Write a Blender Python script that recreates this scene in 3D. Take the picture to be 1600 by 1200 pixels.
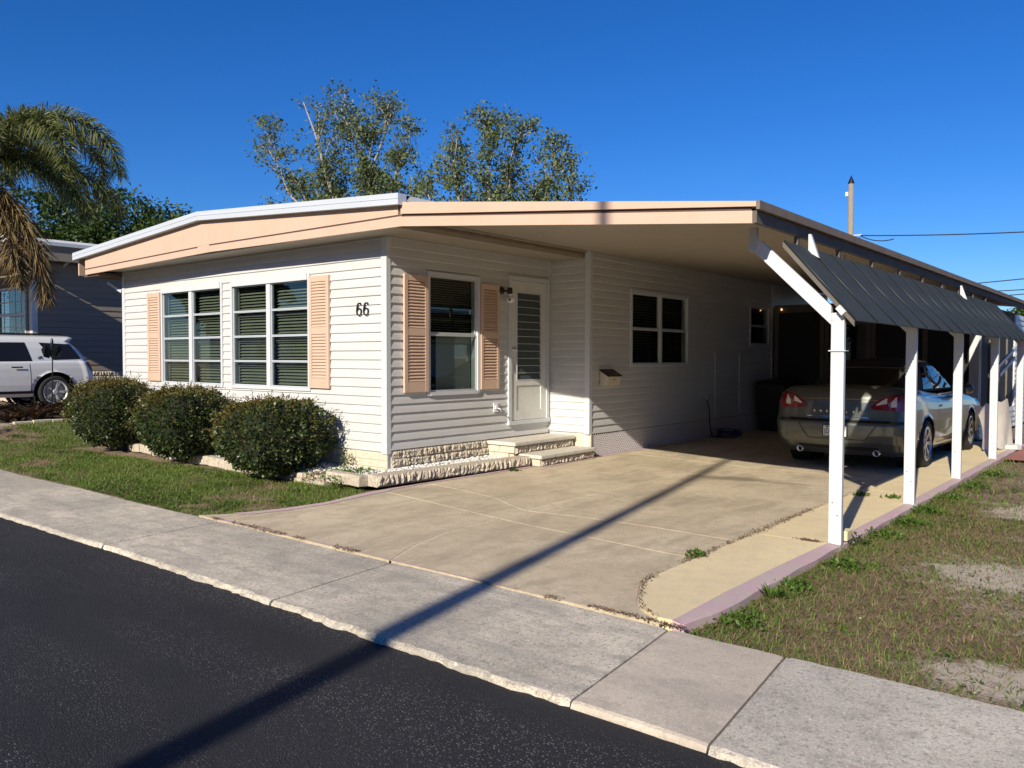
import bpy, bmesh, math, random
import numpy as np
from mathutils import Vector, Matrix
from mathutils.bvhtree import BVHTree
R = math.radians
random.seed(7)
rng = np.random.default_rng(11)
scene = bpy.context.scene
for o in list(bpy.data.objects):
    bpy.data.objects.remove(o)

# ---------------------------------------------------------------- camera
cam_data = bpy.data.cameras.new('camera')
cam_data.sensor_width = 36.0
cam_data.lens = 1268.0 / 1600.0 * 36.0
cam_data.clip_start = 0.05
cam_data.clip_end = 2000
cam = bpy.data.objects.new('camera', cam_data)
scene.collection.objects.link(cam)
yaw, pitch, roll = R(-39.32), R(1.86), R(-0.10)
F = Vector((math.sin(yaw) * math.cos(pitch), math.cos(yaw) * math.cos(pitch), -math.sin(pitch)))
RT = Vector((math.cos(yaw), -math.sin(yaw), 0))
DN = F.cross(RT)
RT, DN = math.cos(roll) * RT + math.sin(roll) * DN, -math.sin(roll) * RT + math.cos(roll) * DN
cm = Matrix((RT, -DN, -F)).transposed().to_4x4()
cm.translation = Vector((7.322, -6.574, 1.5))
cam.matrix_world = cm
scene.camera = cam

# ---------------------------------------------------------------- sky, sun, exposure
SUN_EL, SUN_AZ = R(27.3), R(12.1)
world = bpy.data.worlds.new('World')
scene.world = world
world.use_nodes = True
wn = world.node_tree
for n in list(wn.nodes):
    wn.nodes.remove(n)
sky = wn.nodes.new('ShaderNodeTexSky')
sky.sky_type = 'NISHITA'
sky.sun_disc = False
sky.sun_elevation = SUN_EL
sky.sun_rotation = math.pi - SUN_AZ
sky.altitude = 0
sky.air_density = 1.0
sky.dust_density = 0.0
sky.ozone_density = 10.0
bg = wn.nodes.new('ShaderNodeBackground')
bg.inputs['Strength'].default_value = 0.10
wo = wn.nodes.new('ShaderNodeOutputWorld')
hs = wn.nodes.new('ShaderNodeHueSaturation')     # deep clear-day blue over the whole sky
hs.inputs['Hue'].default_value = 0.509
hs.inputs['Saturation'].default_value = 1.13
hs.inputs['Value'].default_value = 0.92
wn.links.new(sky.outputs[0], hs.inputs['Color'])
wn.links.new(hs.outputs[0], bg.inputs[0])
wn.links.new(bg.outputs[0], wo.inputs[0])
sd = bpy.data.lights.new('sun', 'SUN')
sd.energy = 5.0
sd.angle = R(0.53)
sd.color = (1.0, 0.905, 0.76)
sun = bpy.data.objects.new('sun', sd)
scene.collection.objects.link(sun)
sun.rotation_euler = Vector((-math.sin(SUN_AZ) * math.cos(SUN_EL), math.cos(SUN_AZ) * math.cos(SUN_EL), -math.sin(SUN_EL))).to_track_quat('-Z', 'Y').to_euler()
scene.view_settings.view_transform = 'Standard'
scene.view_settings.look = 'None'
scene.view_settings.gamma = 1
scene.view_settings.exposure = 0.38
scene.view_settings.use_curve_mapping = False

# ---------------------------------------------------------------- helpers
COL = scene.collection
class MB:
    def __init__(s):
        s.v = []; s.f = []
    def add(s, vs, fs):
        b = len(s.v); s.v += [tuple(p) for p in vs]; s.f += [tuple(i + b for i in q) for q in fs]; return s
    def box(s, x0, x1, y0, y1, z0, z1):
        return s.add([(x0,y0,z0),(x1,y0,z0),(x1,y1,z0),(x0,y1,z0),(x0,y0,z1),(x1,y0,z1),(x1,y1,z1),(x0,y1,z1)],
                     [(3,2,1,0),(4,5,6,7),(0,1,5,4),(1,2,6,5),(2,3,7,6),(3,0,4,7)])
    def hexa(s, p):   # 8 points, bottom 4 then top 4
        return s.add(p, [(3,2,1,0),(4,5,6,7),(0,1,5,4),(1,2,6,5),(2,3,7,6),(3,0,4,7)])
    def prism(s, poly, vec):
        n = len(poly); vec = Vector(vec); a = [Vector(p) for p in poly]
        return s.add([*a, *[p + vec for p in a]], [tuple(range(n))[::-1], tuple(range(n, 2*n))] + [(i, (i+1) % n, n + (i+1) % n, n + i) for i in range(n)])
    def bar(s, a, b, w, h, up=(0,0,1)):   # box beam between two points
        a = Vector(a); b = Vector(b); d = (b - a).normalized(); up = Vector(up)
        sd = d.cross(up)
        sd = Vector((1,0,0)) if sd.length < 1e-4 else sd.normalized()
        u = sd.cross(d).normalized()
        q = [sd*(-w/2) - u*(h/2), sd*(w/2) - u*(h/2), sd*(w/2) + u*(h/2), sd*(-w/2) + u*(h/2)]
        return s.prism([a + k for k in q], b - a)
    def tube(s, path, r, n=8, cap=True):
        path = [Vector(p) for p in path]; m = len(path)
        rs = r if isinstance(r, (list, tuple)) else [r] * m
        rings = []; prev = None
        for i, p in enumerate(path):
            d = (path[min(i+1, m-1)] - path[max(i-1, 0)]).normalized()
            if prev is None:
                ref = Vector((0,0,1)) if abs(d.z) < .9 else Vector((1,0,0)); a = d.cross(ref).normalized()
            else:
                a = (prev - d * prev.dot(d)).normalized()
            prev = a; b = d.cross(a)
            rings.append([p + (a*math.cos(t) + b*math.sin(t)) * rs[i] for t in [2*math.pi*k/n for k in range(n)]])
        vs = [q for rg in rings for q in rg]
        fs = [(i*n+k, i*n+(k+1) % n, (i+1)*n+(k+1) % n, (i+1)*n+k) for i in range(m-1) for k in range(n)]
        if cap: fs += [tuple(range(n))[::-1], tuple(range((m-1)*n, m*n))]
        return s.add(vs, fs)
    def lathe(s, prof, n=24, o=(0,0,0), ax=2, closed=False):
        vs = []; m = len(prof)
        for k in range(n):
            t = 2*math.pi*k/n
            for r, h in prof:
                p = [r*math.cos(t), r*math.sin(t), h]
                if ax == 0: p = [h, r*math.cos(t), r*math.sin(t)]
                if ax == 1: p = [r*math.cos(t), h, r*math.sin(t)]
                vs.append((p[0]+o[0], p[1]+o[1], p[2]+o[2]))
        fs = []
        for k in range(n):
            for i in range(m if closed else m-1):
                a = k*m+i; b = k*m+(i+1) % m; c = ((k+1) % n)*m+(i+1) % m; d = ((k+1) % n)*m+i
                fs.append((a, d, c, b))
        return s.add(vs, fs)
    def grid(s, P, nu, nv, flip=False):  # P[i][j]
        vs = [P[i][j] for i in range(nu) for j in range(nv)]
        fs = [(i*nv+j, (i+1)*nv+j, (i+1)*nv+j+1, i*nv+j+1) for i in range(nu-1) for j in range(nv-1)]
        if flip: fs = [q[::-1] for q in fs]
        return s.add(vs, fs)
    def mesh(s, name, m=None, smooth=False):
        me = bpy.data.meshes.new(name); me.from_pydata(s.v, [], s.f)
        if m: me.materials.append(m)
        if smooth:
            me.polygons.foreach_set('use_smooth', [True]*len(me.polygons))
        me.update(); return me
    def build(s, name, m, parent=None, smooth=False, bevel=0, seg=2, autos=None, fixn=False):
        me = s.mesh(name, m, smooth)
        if fixn or bevel:
            bm = bmesh.new(); bm.from_mesh(me)
            if bevel:
                bmesh.ops.bevel(bm, geom=bm.edges[:], offset=bevel, segments=seg, affect='EDGES', profile=.6)
            bmesh.ops.recalc_face_normals(bm, faces=bm.faces); bm.to_mesh(me); bm.free()
        if autos:
            me.set_sharp_from_angle(angle=R(autos))
        o = bpy.data.objects.new(name, me); COL.objects.link(o); o.parent = parent
        return o
def fast(name, V, Fc, m, parent=None, k=4, smooth=False):   # numpy arrays -> mesh object, faces with k corners
    V = np.asarray(V, np.float32).reshape(-1, 3); Fc = np.asarray(Fc, np.int32).reshape(-1, k)
    me = bpy.data.meshes.new(name); me.vertices.add(len(V)); me.vertices.foreach_set('co', V.ravel())
    me.loops.add(Fc.size); me.loops.foreach_set('vertex_index', Fc.ravel())
    me.polygons.add(len(Fc)); me.polygons.foreach_set('loop_start', np.arange(0, Fc.size, k, dtype=np.int32))
    if smooth: me.polygons.foreach_set('use_smooth', np.ones(len(Fc), bool))
    me.materials.append(m); me.update(calc_edges=True); me.validate()
    o = bpy.data.objects.new(name, me); COL.objects.link(o); o.parent = parent
    return o
def inst(mesh, name, parent=None, mw=None):
    o = bpy.data.objects.new(name, mesh); COL.objects.link(o); o.parent = parent
    if mw is not None: o.matrix_local = mw
    return o
def tag(o, label=None, cat=None, group=None, kind=None):
    if label: o['label'] = label
    if cat: o['category'] = cat
    if group: o['group'] = group
    if kind: o['kind'] = kind
    return o
def thing(name, label, cat, group=None, loc=(0,0,0), rz=0):
    o = bpy.data.objects.new(name, None); COL.objects.link(o); o.location = loc; o.rotation_euler.z = rz
    o.empty_display_size = .1
    return tag(o, label, cat, group)
def copy_tree(o, parent=None):
    c = o.copy(); COL.objects.link(c)
    if parent: c.parent = parent
    for ch in list(o.children): copy_tree(ch, c)
    return c
def text_mesh(txt, size, ext, name='lettering'):
    cu = bpy.data.curves.new(name, 'FONT'); cu.body = txt; cu.size = size; cu.extrude = ext; cu.align_x = 'CENTER'; cu.align_y = 'CENTER'
    cu.resolution_u = 4
    t = bpy.data.objects.new(name, cu); COL.objects.link(t)
    dg = bpy.context.evaluated_depsgraph_get(); me = bpy.data.meshes.new_from_object(t.evaluated_get(dg))
    bpy.data.objects.remove(t); me.name = name
    return me

# ---------------------------------------------------------------- materials
def nodes_of(name):
    m = bpy.data.materials.new(name); m.use_nodes = True; nt = m.node_tree
    return m, nt, nt.nodes['Principled BSDF'], nt.nodes['Material Output']
class NT:   # tiny node helper
    def __init__(s, nt): s.nt = nt
    def n(s, t, **k):
        x = s.nt.nodes.new(t)
        for a, b in k.items(): setattr(x, a, b)
        return x
    def l(s, a, b): s.nt.links.new(a, b)
    def pos(s, scale=(1,1,1)):
        g = s.n('ShaderNodeNewGeometry'); m = s.n('ShaderNodeMapping'); m.inputs['Scale'].default_value = scale
        s.l(g.outputs['Position'], m.inputs[0]); return m.outputs[0]
    def noise(s, vec, scale, detail=4, rough=.6, dist=0):
        x = s.n('ShaderNodeTexNoise'); x.inputs['Scale'].default_value = scale; x.inputs['Detail'].default_value = detail
        x.inputs['Roughness'].default_value = rough; x.inputs['Distortion'].default_value = dist
        if vec is not None: s.l(vec, x.inputs['Vector'])
        return x.outputs['Fac']
    def ramp(s, fac, stops):
        x = s.n('ShaderNodeValToRGB'); r = x.color_ramp
        while len(r.elements) < len(stops): r.elements.new(.5)
        for e, (p, c) in zip(r.elements, stops):
            e.position = p; e.color = (*c, 1) if len(c) == 3 else c
        s.l(fac, x.inputs[0]); return x.outputs[0]
    def range(s, fac, a, b, c=0., d=1.):
        x = s.n('ShaderNodeMapRange'); x.inputs[1].default_value = a; x.inputs[2].default_value = b; x.inputs[3].default_value = c; x.inputs[4].default_value = d
        s.l(fac, x.inputs[0]); return x.outputs[0]
    def mix(s, fac, a, b, bl='MIX'):
        x = s.n('ShaderNodeMix', data_type='RGBA', blend_type=bl)
        for v, i in ((fac, 0), (a, 6), (b, 7)):
            if isinstance(v, (int, float)): x.inputs[i].default_value = v
            elif isinstance(v, tuple): x.inputs[i].default_value = (*v, 1)
            else: s.l(v, x.inputs[i])
        return x.outputs[2]
    def math(s, op, a, b=0.):
        x = s.n('ShaderNodeMath', operation=op)
        for v, i in ((a, 0), (b, 1)):
            if isinstance(v, (int, float)): x.inputs[i].default_value = v
            else: s.l(v, x.inputs[i])
        return x.outputs[0]
    def bump(s, h, strength, dist, bs):
        x = s.n('ShaderNodeBump'); x.inputs['Strength'].default_value = strength; x.inputs['Distance'].default_value = dist
        s.l(h, x.inputs['Height']); s.l(x.outputs[0], bs.inputs['Normal'])
def simple(name, c, rough=.5, metal=0, c2=None, scale=8, bump=0, bscale=60, coat=0, spec=.5, amt=(.35,.7), stretch=(1,1,1), dist=.005):
    m, nt, bs, out = nodes_of(name); N = NT(nt)
    bs.inputs['Roughness'].default_value = rough; bs.inputs['Metallic'].default_value = metal
    bs.inputs['Specular IOR Level'].default_value = spec
    bs.inputs['Coat Weight'].default_value = coat; bs.inputs['Coat Roughness'].default_value = .06
    if c2:
        p = N.pos(stretch); f = N.noise(p, scale, 6, .65)
        N.l(N.mix(N.range(f, *amt), c, c2), bs.inputs['Base Color'])
    else:
        bs.inputs['Base Color'].default_value = (*c, 1)
    if bump:
        N.bump(N.noise(N.pos(stretch), bscale, 5, .65), bump, dist, bs)
    return m
def leafmat(name, cols, rough=.5, trans=.25, spec=.4):
    m, nt, bs, out = nodes_of(name); N = NT(nt)
    g = N.n('ShaderNodeNewGeometry')
    c = N.ramp(g.outputs['Random Per Island'], [(i/(len(cols)-1), k) for i, k in enumerate(cols)])
    N.l(c, bs.inputs['Base Color']); bs.inputs['Roughness'].default_value = rough; bs.inputs['Specular IOR Level'].default_value = spec
    if trans:
        t = N.n('ShaderNodeBsdfTranslucent'); mx = N.n('ShaderNodeMixShader'); mx.inputs[0].default_value = trans
        N.l(c, t.inputs[0]); N.l(bs.outputs[0], mx.inputs[1]); N.l(t.outputs[0], mx.inputs[2]); N.l(mx.outputs[0], out.inputs[0])
    return m
def glassmat(name, tint=(.9,.95,.93), rough=.01, ior=1.5):
    m, nt, bs, out = nodes_of(name); N = NT(nt); nt.nodes.remove(bs)
    lw = N.n('ShaderNodeLayerWeight'); lw.inputs[0].default_value = .5
    f = N.n('ShaderNodeMath', operation='MULTIPLY_ADD'); f.inputs[1].default_value = .9; f.inputs[2].default_value = .055
    N.l(N.math('POWER', lw.outputs['Facing'], 4.), f.inputs[0])
    t = N.n('ShaderNodeBsdfTransparent'); t.inputs[0].default_value = (*tint, 1)
    g = N.n('ShaderNodeBsdfGlossy'); g.inputs['Roughness'].default_value = rough
    mx = N.n('ShaderNodeMixShader'); N.l(f.outputs[0], mx.inputs[0]); N.l(t.outputs[0], mx.inputs[1]); N.l(g.outputs[0], mx.inputs[2]); N.l(mx.outputs[0], out.inputs[0])
    return m

M = {}
M['vinyl'] = simple('vinyl_white', (.58,.58,.57), .42, c2=(.53,.525,.50), scale=2.2, bump=.10, bscale=45, amt=(.42,.72), stretch=(.5,.5,2.2), dist=.002)
M['white'] = simple('white_painted_metal', (.58,.60,.62), .38, c2=(.52,.53,.53), scale=9, amt=(.55,.85))
M['white_dirty'] = simple('white_weathered_paint', (.58,.60,.62), .45, c2=(.45,.45,.43), scale=14, amt=(.58,.85), bump=.1, bscale=90)
M['white_alu'] = simple('white_aluminium', (.52,.56,.61), .35, c2=(.48,.52,.56), scale=4, amt=(.4,.8), stretch=(.3,1,6))
M['tan'] = simple('peach_paint', (.60,.43,.32), .5, c2=(.56,.39,.28), scale=3, amt=(.45,.8), bump=.05, bscale=80)
M['tan_strip'] = simple('brown_gap', (.10,.06,.045), .7)
M['soffit'] = simple('soffit_cream', (.36,.315,.25), .5, c2=(.32,.28,.22), scale=3, amt=(.4,.8))
M['beam'] = simple('grey_painted_beam', (.16,.14,.12), .85, spec=.15, c2=(.12,.105,.09), scale=5, bump=.06, bscale=60)
M['roofcap'] = simple('taupe_roof_edge', (.25,.20,.16), .85, spec=.15, c2=(.19,.15,.12), scale=6, bump=.06, bscale=50)
M['roof'] = simple('roof_white_coating', (.70,.70,.68), .7, c2=(.55,.55,.52), scale=3)
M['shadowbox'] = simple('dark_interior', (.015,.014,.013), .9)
M['blind'] = simple('olive_blind', (.28,.265,.20), .55, c2=(.23,.22,.165), scale=5)
M['curtain'] = simple('pale_curtain', (.30,.30,.29), .8)
M['glass'] = glassmat('window_glass', (.82,.88,.86))
M['carglass'] = glassmat('tinted_car_glass', (.16,.19,.18), ior=1.5)
M['glass_frost'] = simple('jalousie_glass', (.055,.07,.07), .15, spec=.5)
M['sash'] = simple('grey_aluminium_sash', (.55,.56,.56), .35, metal=.3)
M['black'] = simple('black_enamel', (.012,.012,.014), .35)
M['door'] = simple('door_paint', (.66,.66,.62), .42, c2=(.58,.58,.54), scale=5)
M['bronze'] = simple('dark_bronze', (.05,.035,.025), .45, metal=.5)
M['whiteplastic'] = simple('white_plastic', (.8,.8,.8), .35)
def stonemat(name, a, b, c):
    m, nt, bs, out = nodes_of(name); N = NT(nt); p = N.pos()
    f = N.noise(p, 26, 8, .75, .6); g = N.noise(p, 4, 3, .5)
    col = N.ramp(f, [(.33, c), (.46, b), (.58, a)])
    col = N.mix(N.range(g, .35, .75, 0, .5), col, b)
    N.l(col, bs.inputs['Base Color']); bs.inputs['Roughness'].default_value = .9
    N.bump(N.noise(p, 55, 8, .75, .5), .7, .012, bs); return m
M['stone'] = stonemat('split_face_stone', (.62,.56,.45), (.46,.40,.31), (.14,.115,.085))
M['stone_smooth'] = simple('cream_block', (.68,.61,.47), .85, c2=(.52,.46,.35), scale=12, bump=.25, bscale=120)
M['tread'] = simple('concrete_tread', (.62,.58,.50), .85, c2=(.42,.39,.33), scale=18, bump=.25, bscale=90, amt=(.5,.75))
M['pebble'] = leafmat('white_pebble', [(.66,.65,.63),(.58,.56,.53),(.70,.70,.68),(.46,.44,.40),(.64,.63,.61)], .8, 0)
M['litter'] = leafmat('brown_litter', [(.10,.055,.03),(.16,.09,.05),(.22,.14,.08),(.07,.045,.03)], .9, 0)
M['pink'] = None
def concrete(name, a, b, dark, speck=.5, bscale=140, streak=None, stain=None, tint=None):
    m, nt, bs, out = nodes_of(name); N = NT(nt); p = N.pos()
    big = N.noise(p, .9, 5, .6, .4); mid = N.noise(p, 7, 6, .7); fine = N.noise(p, 90, 4, .7)
    col = N.mix(N.range(big, .38, .60), a, b)
    col = N.mix(N.range(mid, .48, .70, 0, .6), col, dark)
    f2 = N.noise(p, 38, 3, .7); f3 = N.noise(N.pos((1.3,.8,1)), 52, 2, .6)
    col = N.mix(N.range(f2, .53, .66, 0, speck), col, dark)
    col = N.mix(N.range(f3, .58, .68, 0, speck*.7), col, tuple(min(.85, k*1.35) for k in a))
    col = N.mix(N.range(fine, .48, .66, 0, speck*.8), col, dark)
    if streak:
        s = N.noise(N.pos(streak[0]), streak[1], 5, .65, .3)
        col = N.mix(N.range(s, .47, .66, 0, streak[3]), col, streak[2])
        s2 = N.noise(N.pos((streak[0][0]*3, streak[0][1]*3, 1)), streak[1]*2.5, 3, .6)
        col = N.mix(N.range(s2, .66, .72, 0, .5), col, tuple(min(1, k*1.35) for k in a))
    if stain:
        g = N.n('ShaderNodeNewGeometry'); 
        for (cx, cy, sx, sy, rot, amount, colr) in stain:
            mp = N.n('ShaderNodeMapping', vector_type='TEXTURE'); mp.inputs['Location'].default_value = (cx, cy, 0); mp.inputs['Scale'].default_value = (sx, sy, 5); mp.inputs['Rotation'].default_value = (0,0,rot)
            N.l(g.outputs['Position'], mp.inputs[0])
            ln = N.n('ShaderNodeVectorMath', operation='LENGTH'); N.l(mp.outputs[0], ln.inputs[0])
            d = N.math('ADD', ln.outputs['Value'], N.range(N.noise(p, 6, 5, .7), 0, 1, -.55, .55))
            col = N.mix(N.range(d, .45, 1.0, amount, 0), col, colr)
    N.l(col, bs.inputs['Base Color']); bs.inputs['Roughness'].default_value = .88
    h = N.math('ADD', N.noise(p, bscale, 5, .75), N.math('MULTIPLY', N.noise(p, 20, 4, .6), .6))
    N.bump(h, .6, .009, bs); return m
M['walk'] = concrete('sidewalk_concrete', (.75,.665,.53), (.49,.44,.355), (.22,.195,.155), .75, streak=((.5,2.2,1), 3.0, (.30,.285,.25), .55))
M['walk_light'] = concrete('sidewalk_concrete_new', (.66,.57,.45), (.56,.485,.385), (.36,.31,.25), .5, streak=((.6,1.5,1), 2.5, (.36,.32,.27), .5))
M['walk_grey'] = concrete('sidewalk_concrete_grey', (.71,.64,.53), (.55,.50,.42), (.23,.205,.165), .75)
M['drive'] = concrete('driveway_painted_concrete', (.64,.54,.38), (.54,.45,.31), (.38,.31,.21), .4, streak=((1.4,.55,1), 2.2, (.36,.30,.205), .7),
    stain=[(3.05,2.9,.62,.22,.35,.7,(.17,.135,.09)), (3.7,2.95,.6,.07,.1,.5,(.2,.16,.11)), (2.2,3.4,.7,.5,.2,.3,(.28,.23,.15)), (3.2,1.0,.9,.5,.4,.22,(.27,.22,.15)), (1.5,.6,.7,.4,.4,.25,(.50,.36,.22))])
M['yellow'] = concrete('cream_yellow_concrete', (.82,.68,.40), (.74,.60,.36), (.60,.50,.33), .4)
M['joint'] = concrete('pale_joint_filler', (.78,.70,.52), (.68,.60,.44), (.38,.31,.21), .4)
M['pinkpaint'] = concrete('pink_painted_edge', (.56,.35,.40), (.54,.40,.41), (.44,.37,.34), .6, streak=((1,1,1), 5, (.50,.43,.36), .9))
M['curbside'] = concrete('curb_side', (.34,.32,.30), (.28,.27,.25), (.17,.16,.15), .6)
M['brickpad'] = concrete('red_painted_pad', (.42,.16,.11), (.36,.14,.10), (.25,.12,.09), .5)
def asphalt():
    m, nt, bs, out = nodes_of('asphalt'); N = NT(nt); p = N.pos()
    v = N.n('ShaderNodeTexVoronoi'); v.inputs['Scale'].default_value = 105; N.l(p, v.inputs['Vector'])
    cell = N.n('ShaderNodeSeparateColor'); N.l(v.outputs['Color'], cell.inputs[0])
    big = N.noise(p, .8, 4, .6); trk = N.noise(N.pos((.25,1.6,1)), 1.3, 3, .5)
    base = N.mix(N.range(big, .3, .7), (.013,.014,.017), (.022,.022,.025))
    sp = N.math('MULTIPLY', N.range(cell.outputs[0], .62, .86), N.range(v.outputs['Distance'], .50, .15))
    sp = N.math('MULTIPLY', sp, N.range(trk, .40, .58, .10, 1))
    base = N.mix(sp, base, (.26,.25,.24))
    fine = N.noise(p, 230, 3, .7)
    base = N.mix(N.range(fine, .56, .78, 0, .6), base, (.10,.10,.105))
    N.l(base, bs.inputs['Base Color']); bs.inputs['Roughness'].default_value = .75; bs.inputs['Specular IOR Level'].default_value = .35
    N.bump(N.math('ADD', N.range(v.outputs['Distance'], .5, 0), N.noise(p, 160, 4, .7)), .8, .006, bs); return m
M['asphalt'] = asphalt()
SAND = [(6.35,-.15,.60,.75,.3),(7.2,-.9,.8,.7,0),(6.75,-2.2,.5,.35,.2),(7.0,1.6,.7,.9,.2),(6.2,2.9,.5,.6,0),(8.0,4.0,1.2,1.0,0)]
def soilmat():
    m, nt, bs, out = nodes_of('sandy_soil'); N = NT(nt); p = N.pos()
    a = N.noise(p, .75, 5, .62, .5); b = N.noise(p, 6, 6, .7); c = N.noise(p, 120, 3, .7)
    col = N.ramp(b, [(.3,(.15,.10,.062)), (.5,(.25,.18,.115)), (.7,(.33,.25,.165))])
    g = N.n('ShaderNodeNewGeometry'); sx = N.n('ShaderNodeSeparateXYZ'); N.l(g.outputs['Position'], sx.inputs[0])
    for (cx, cy, ax_, ay_, rot) in SAND:
        mp = N.n('ShaderNodeMapping', vector_type='TEXTURE'); mp.inputs['Location'].default_value = (cx, cy, 0); mp.inputs['Scale'].default_value = (ax_, ay_, 5); mp.inputs['Rotation'].default_value = (0,0,rot)
        N.l(g.outputs['Position'], mp.inputs[0]); ln = N.n('ShaderNodeVectorMath', operation='LENGTH'); N.l(mp.outputs[0], ln.inputs[0])
        d = N.math('ADD', ln.outputs['Value'], N.range(N.noise(p, 5.5, 8, .78), 0, 1, -1.5, 1.5))
        col = N.mix(N.range(d, .6, 1.05, .95, 0), col, (.62,.54,.42))
    col = N.mix(N.range(c, .5, .8, 0, .5), col, (.10,.065,.04))
    N.l(col, bs.inputs['Base Color']); bs.inputs['Roughness'].default_value = .95
    N.bump(N.math('ADD', N.noise(p, 70, 6, .8), N.noise(p, 14, 4, .6)), .8, .025, bs); return m
M['soil'] = soilmat()
M['bedsoil'] = simple('bed_soil', (.20,.15,.10), .95, c2=(.11,.08,.05), scale=12, bump=.6, bscale=60, dist=.02)
M['grassA'] = leafmat('green_grass', [(.08,.16,.018),(.13,.23,.028),(.17,.26,.04),(.10,.18,.02),(.22,.25,.07),(.09,.17,.02)], .55, .3)
M['grassdry'] = leafmat('dry_grass', [(.28,.19,.10),(.36,.26,.14),(.21,.135,.075),(.17,.10,.06),(.33,.26,.14)], .8, .15)
M['weed'] = leafmat('weed_leaf', [(.05,.12,.012),(.09,.17,.022),(.12,.19,.03),(.06,.12,.015)], .5, .3)
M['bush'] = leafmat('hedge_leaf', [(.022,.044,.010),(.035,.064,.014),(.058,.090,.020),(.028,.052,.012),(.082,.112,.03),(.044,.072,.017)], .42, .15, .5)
M['bushtop'] = leafmat('hedge_olive_lit_leaf', [(.13,.105,.022),(.10,.10,.022),(.17,.115,.03),(.075,.088,.02),(.12,.085,.022)], .5, .25, .4)  # olive leaves, brightened so the bush tops look sunlit
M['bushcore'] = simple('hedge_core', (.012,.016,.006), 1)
M['bark'] = simple('grey_bark', (.34,.31,.27), .9, c2=(.22,.19,.16), scale=8, bump=.3, bscale=20)
M['barkdark'] = simple('brown_bark', (.13,.10,.075), .9, c2=(.08,.06,.045), scale=8, bump=.4, bscale=20)
M['euc'] = leafmat('greygreen_leaf', [(.085,.125,.04),(.125,.17,.058),(.17,.215,.085),(.07,.105,.03),(.145,.165,.068),(.19,.21,.10)], .55, .3)
M['dkleaf'] = leafmat('dark_tree_leaf', [(.018,.042,.007),(.032,.066,.010),(.052,.092,.016),(.072,.112,.02)], .5, .25)
M['palm'] = leafmat('palm_leaflet', [(.09,.12,.025),(.14,.165,.04),(.20,.21,.07),(.07,.10,.022),(.28,.27,.12)], .42, .25)
M['palmdry'] = leafmat('dry_palm_leaflet', [(.20,.13,.05),(.28,.19,.08),(.15,.11,.04),(.12,.08,.035),(.24,.18,.09)], .6, .2)
M['brom'] = leafmat('bromeliad_leaf', [(.06,.03,.018),(.09,.04,.02),(.035,.04,.015),(.10,.055,.03),(.05,.045,.02),(.16,.13,.09)], .5, .15)
M['wood'] = simple('pole_wood', (.30,.27,.22), .9, c2=(.20,.17,.14), scale=10, bump=.4, bscale=30, stretch=(6,6,.6))
M['wire'] = simple('wire_black', (.02,.02,.022), .6)
M['awning'] = simple('dark_green_grey_awning', (.028,.034,.036), .5, c2=(.022,.027,.029), scale=6, spec=.5, amt=(.4,.7), stretch=(1,.4,1))
M['lattice'] = simple('lattice_plastic', (.70,.66,.68), .45)
M['rubber'] = simple('tyre_rubber', (.018,.018,.018), .8, bump=.2, bscale=100)
M['alloy'] = simple('alloy', (.62,.62,.62), .28, metal=.9)
M['carsilver'] = simple('silver_green_metallic', (.105,.112,.104), .30, metal=.6, coat=.8)
M['carwhite'] = simple('white_car_paint', (.70,.72,.74), .25, coat=.6)
M['softtop'] = simple('dark_soft_top', (.022,.021,.020), .8, bump=.2, bscale=200)
M['redlens'] = simple('red_lens', (.20,.004,.006), .12, coat=1)
M['clearlens'] = simple('clear_lens', (.70,.66,.62), .1, coat=1)
M['chrome'] = simple('chrome', (.75,.75,.75), .12, metal=1)
M['darkseam'] = simple('dark_seam', (.008,.008,.008), .7)
M['plate'] = simple('plate_white', (.70,.71,.68), .5)
M['platetext'] = simple('plate_ink', (.01,.02,.06), .5)
M['nwall'] = simple('neighbour_siding', (.27,.235,.19), .7, spec=.2, c2=(.235,.205,.165), scale=2, stretch=(1,.3,4))
M['cloth'] = simple('off_white_sheet', (.62,.58,.50), .85, c2=(.52,.48,.41), scale=6)
M['hose'] = simple('blue_hose', (.015,.02,.10), .4)
M['bin'] = simple('black_bin_plastic', (.012,.012,.013), .5)
M['screen'] = simple('dark_insect_screen', (.016,.016,.016), .75)
M['galv'] = simple('galvanised_pipe', (.55,.56,.56), .4, metal=.6)
# ---------------------------------------------------------------- ground shapes
def interp(pts, t):
    return float(np.interp(t, [p[0] for p in pts], [p[1] for p in pts]))
def sst(a, b, x):
    t = np.clip((x - a) / (b - a), 0, 1); return t*t*(3-2*t)
_ph = rng.uniform(0, 6.28, (14, 3)); _fr = rng.uniform(-1, 1, (14, 2)) * np.linspace(.6, 7, 14)[:, None]
def wob(x, y):     # smooth pseudo noise about -1..1
    s = 0
    for (p, q, r_), (a, b) in zip(_ph, _fr):
        s = s + np.sin(a*x + b*y + p) / (1 + .35*math.hypot(a, b))
    return s / 4.2
def gz(x, y):      # lawn height
    x = np.asarray(x, float); y = np.asarray(y, float)
    left = -.02 + .30 * sst(-6.5, -11.5, x) * sst(-2.6, -.2, y)
    right = -.035 + .02*sst(5.6, 8, x)
    z = np.where(x > 3, right, left) + .016*wob(x*1.5, y*1.5)
    return z
XL = [(-2.6,.17),(-2.54,.19),(-2.23,.42),(-1.88,.58),(-1.44,.70),(-.87,.63),(-.49,.62),(.5,.64),(1.95,.68),(2.0,.82),(3.2,.82),(3.25,.74),(12,.74)]
XB = [(-2.6,2.88),(-2.5,2.85),(-2.1,2.66),(-1.65,2.54),(-1.2,2.51),(-.64,2.48),(-.2,2.44),(.54,2.43),(1.42,2.42),(12,2.42)]
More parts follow.
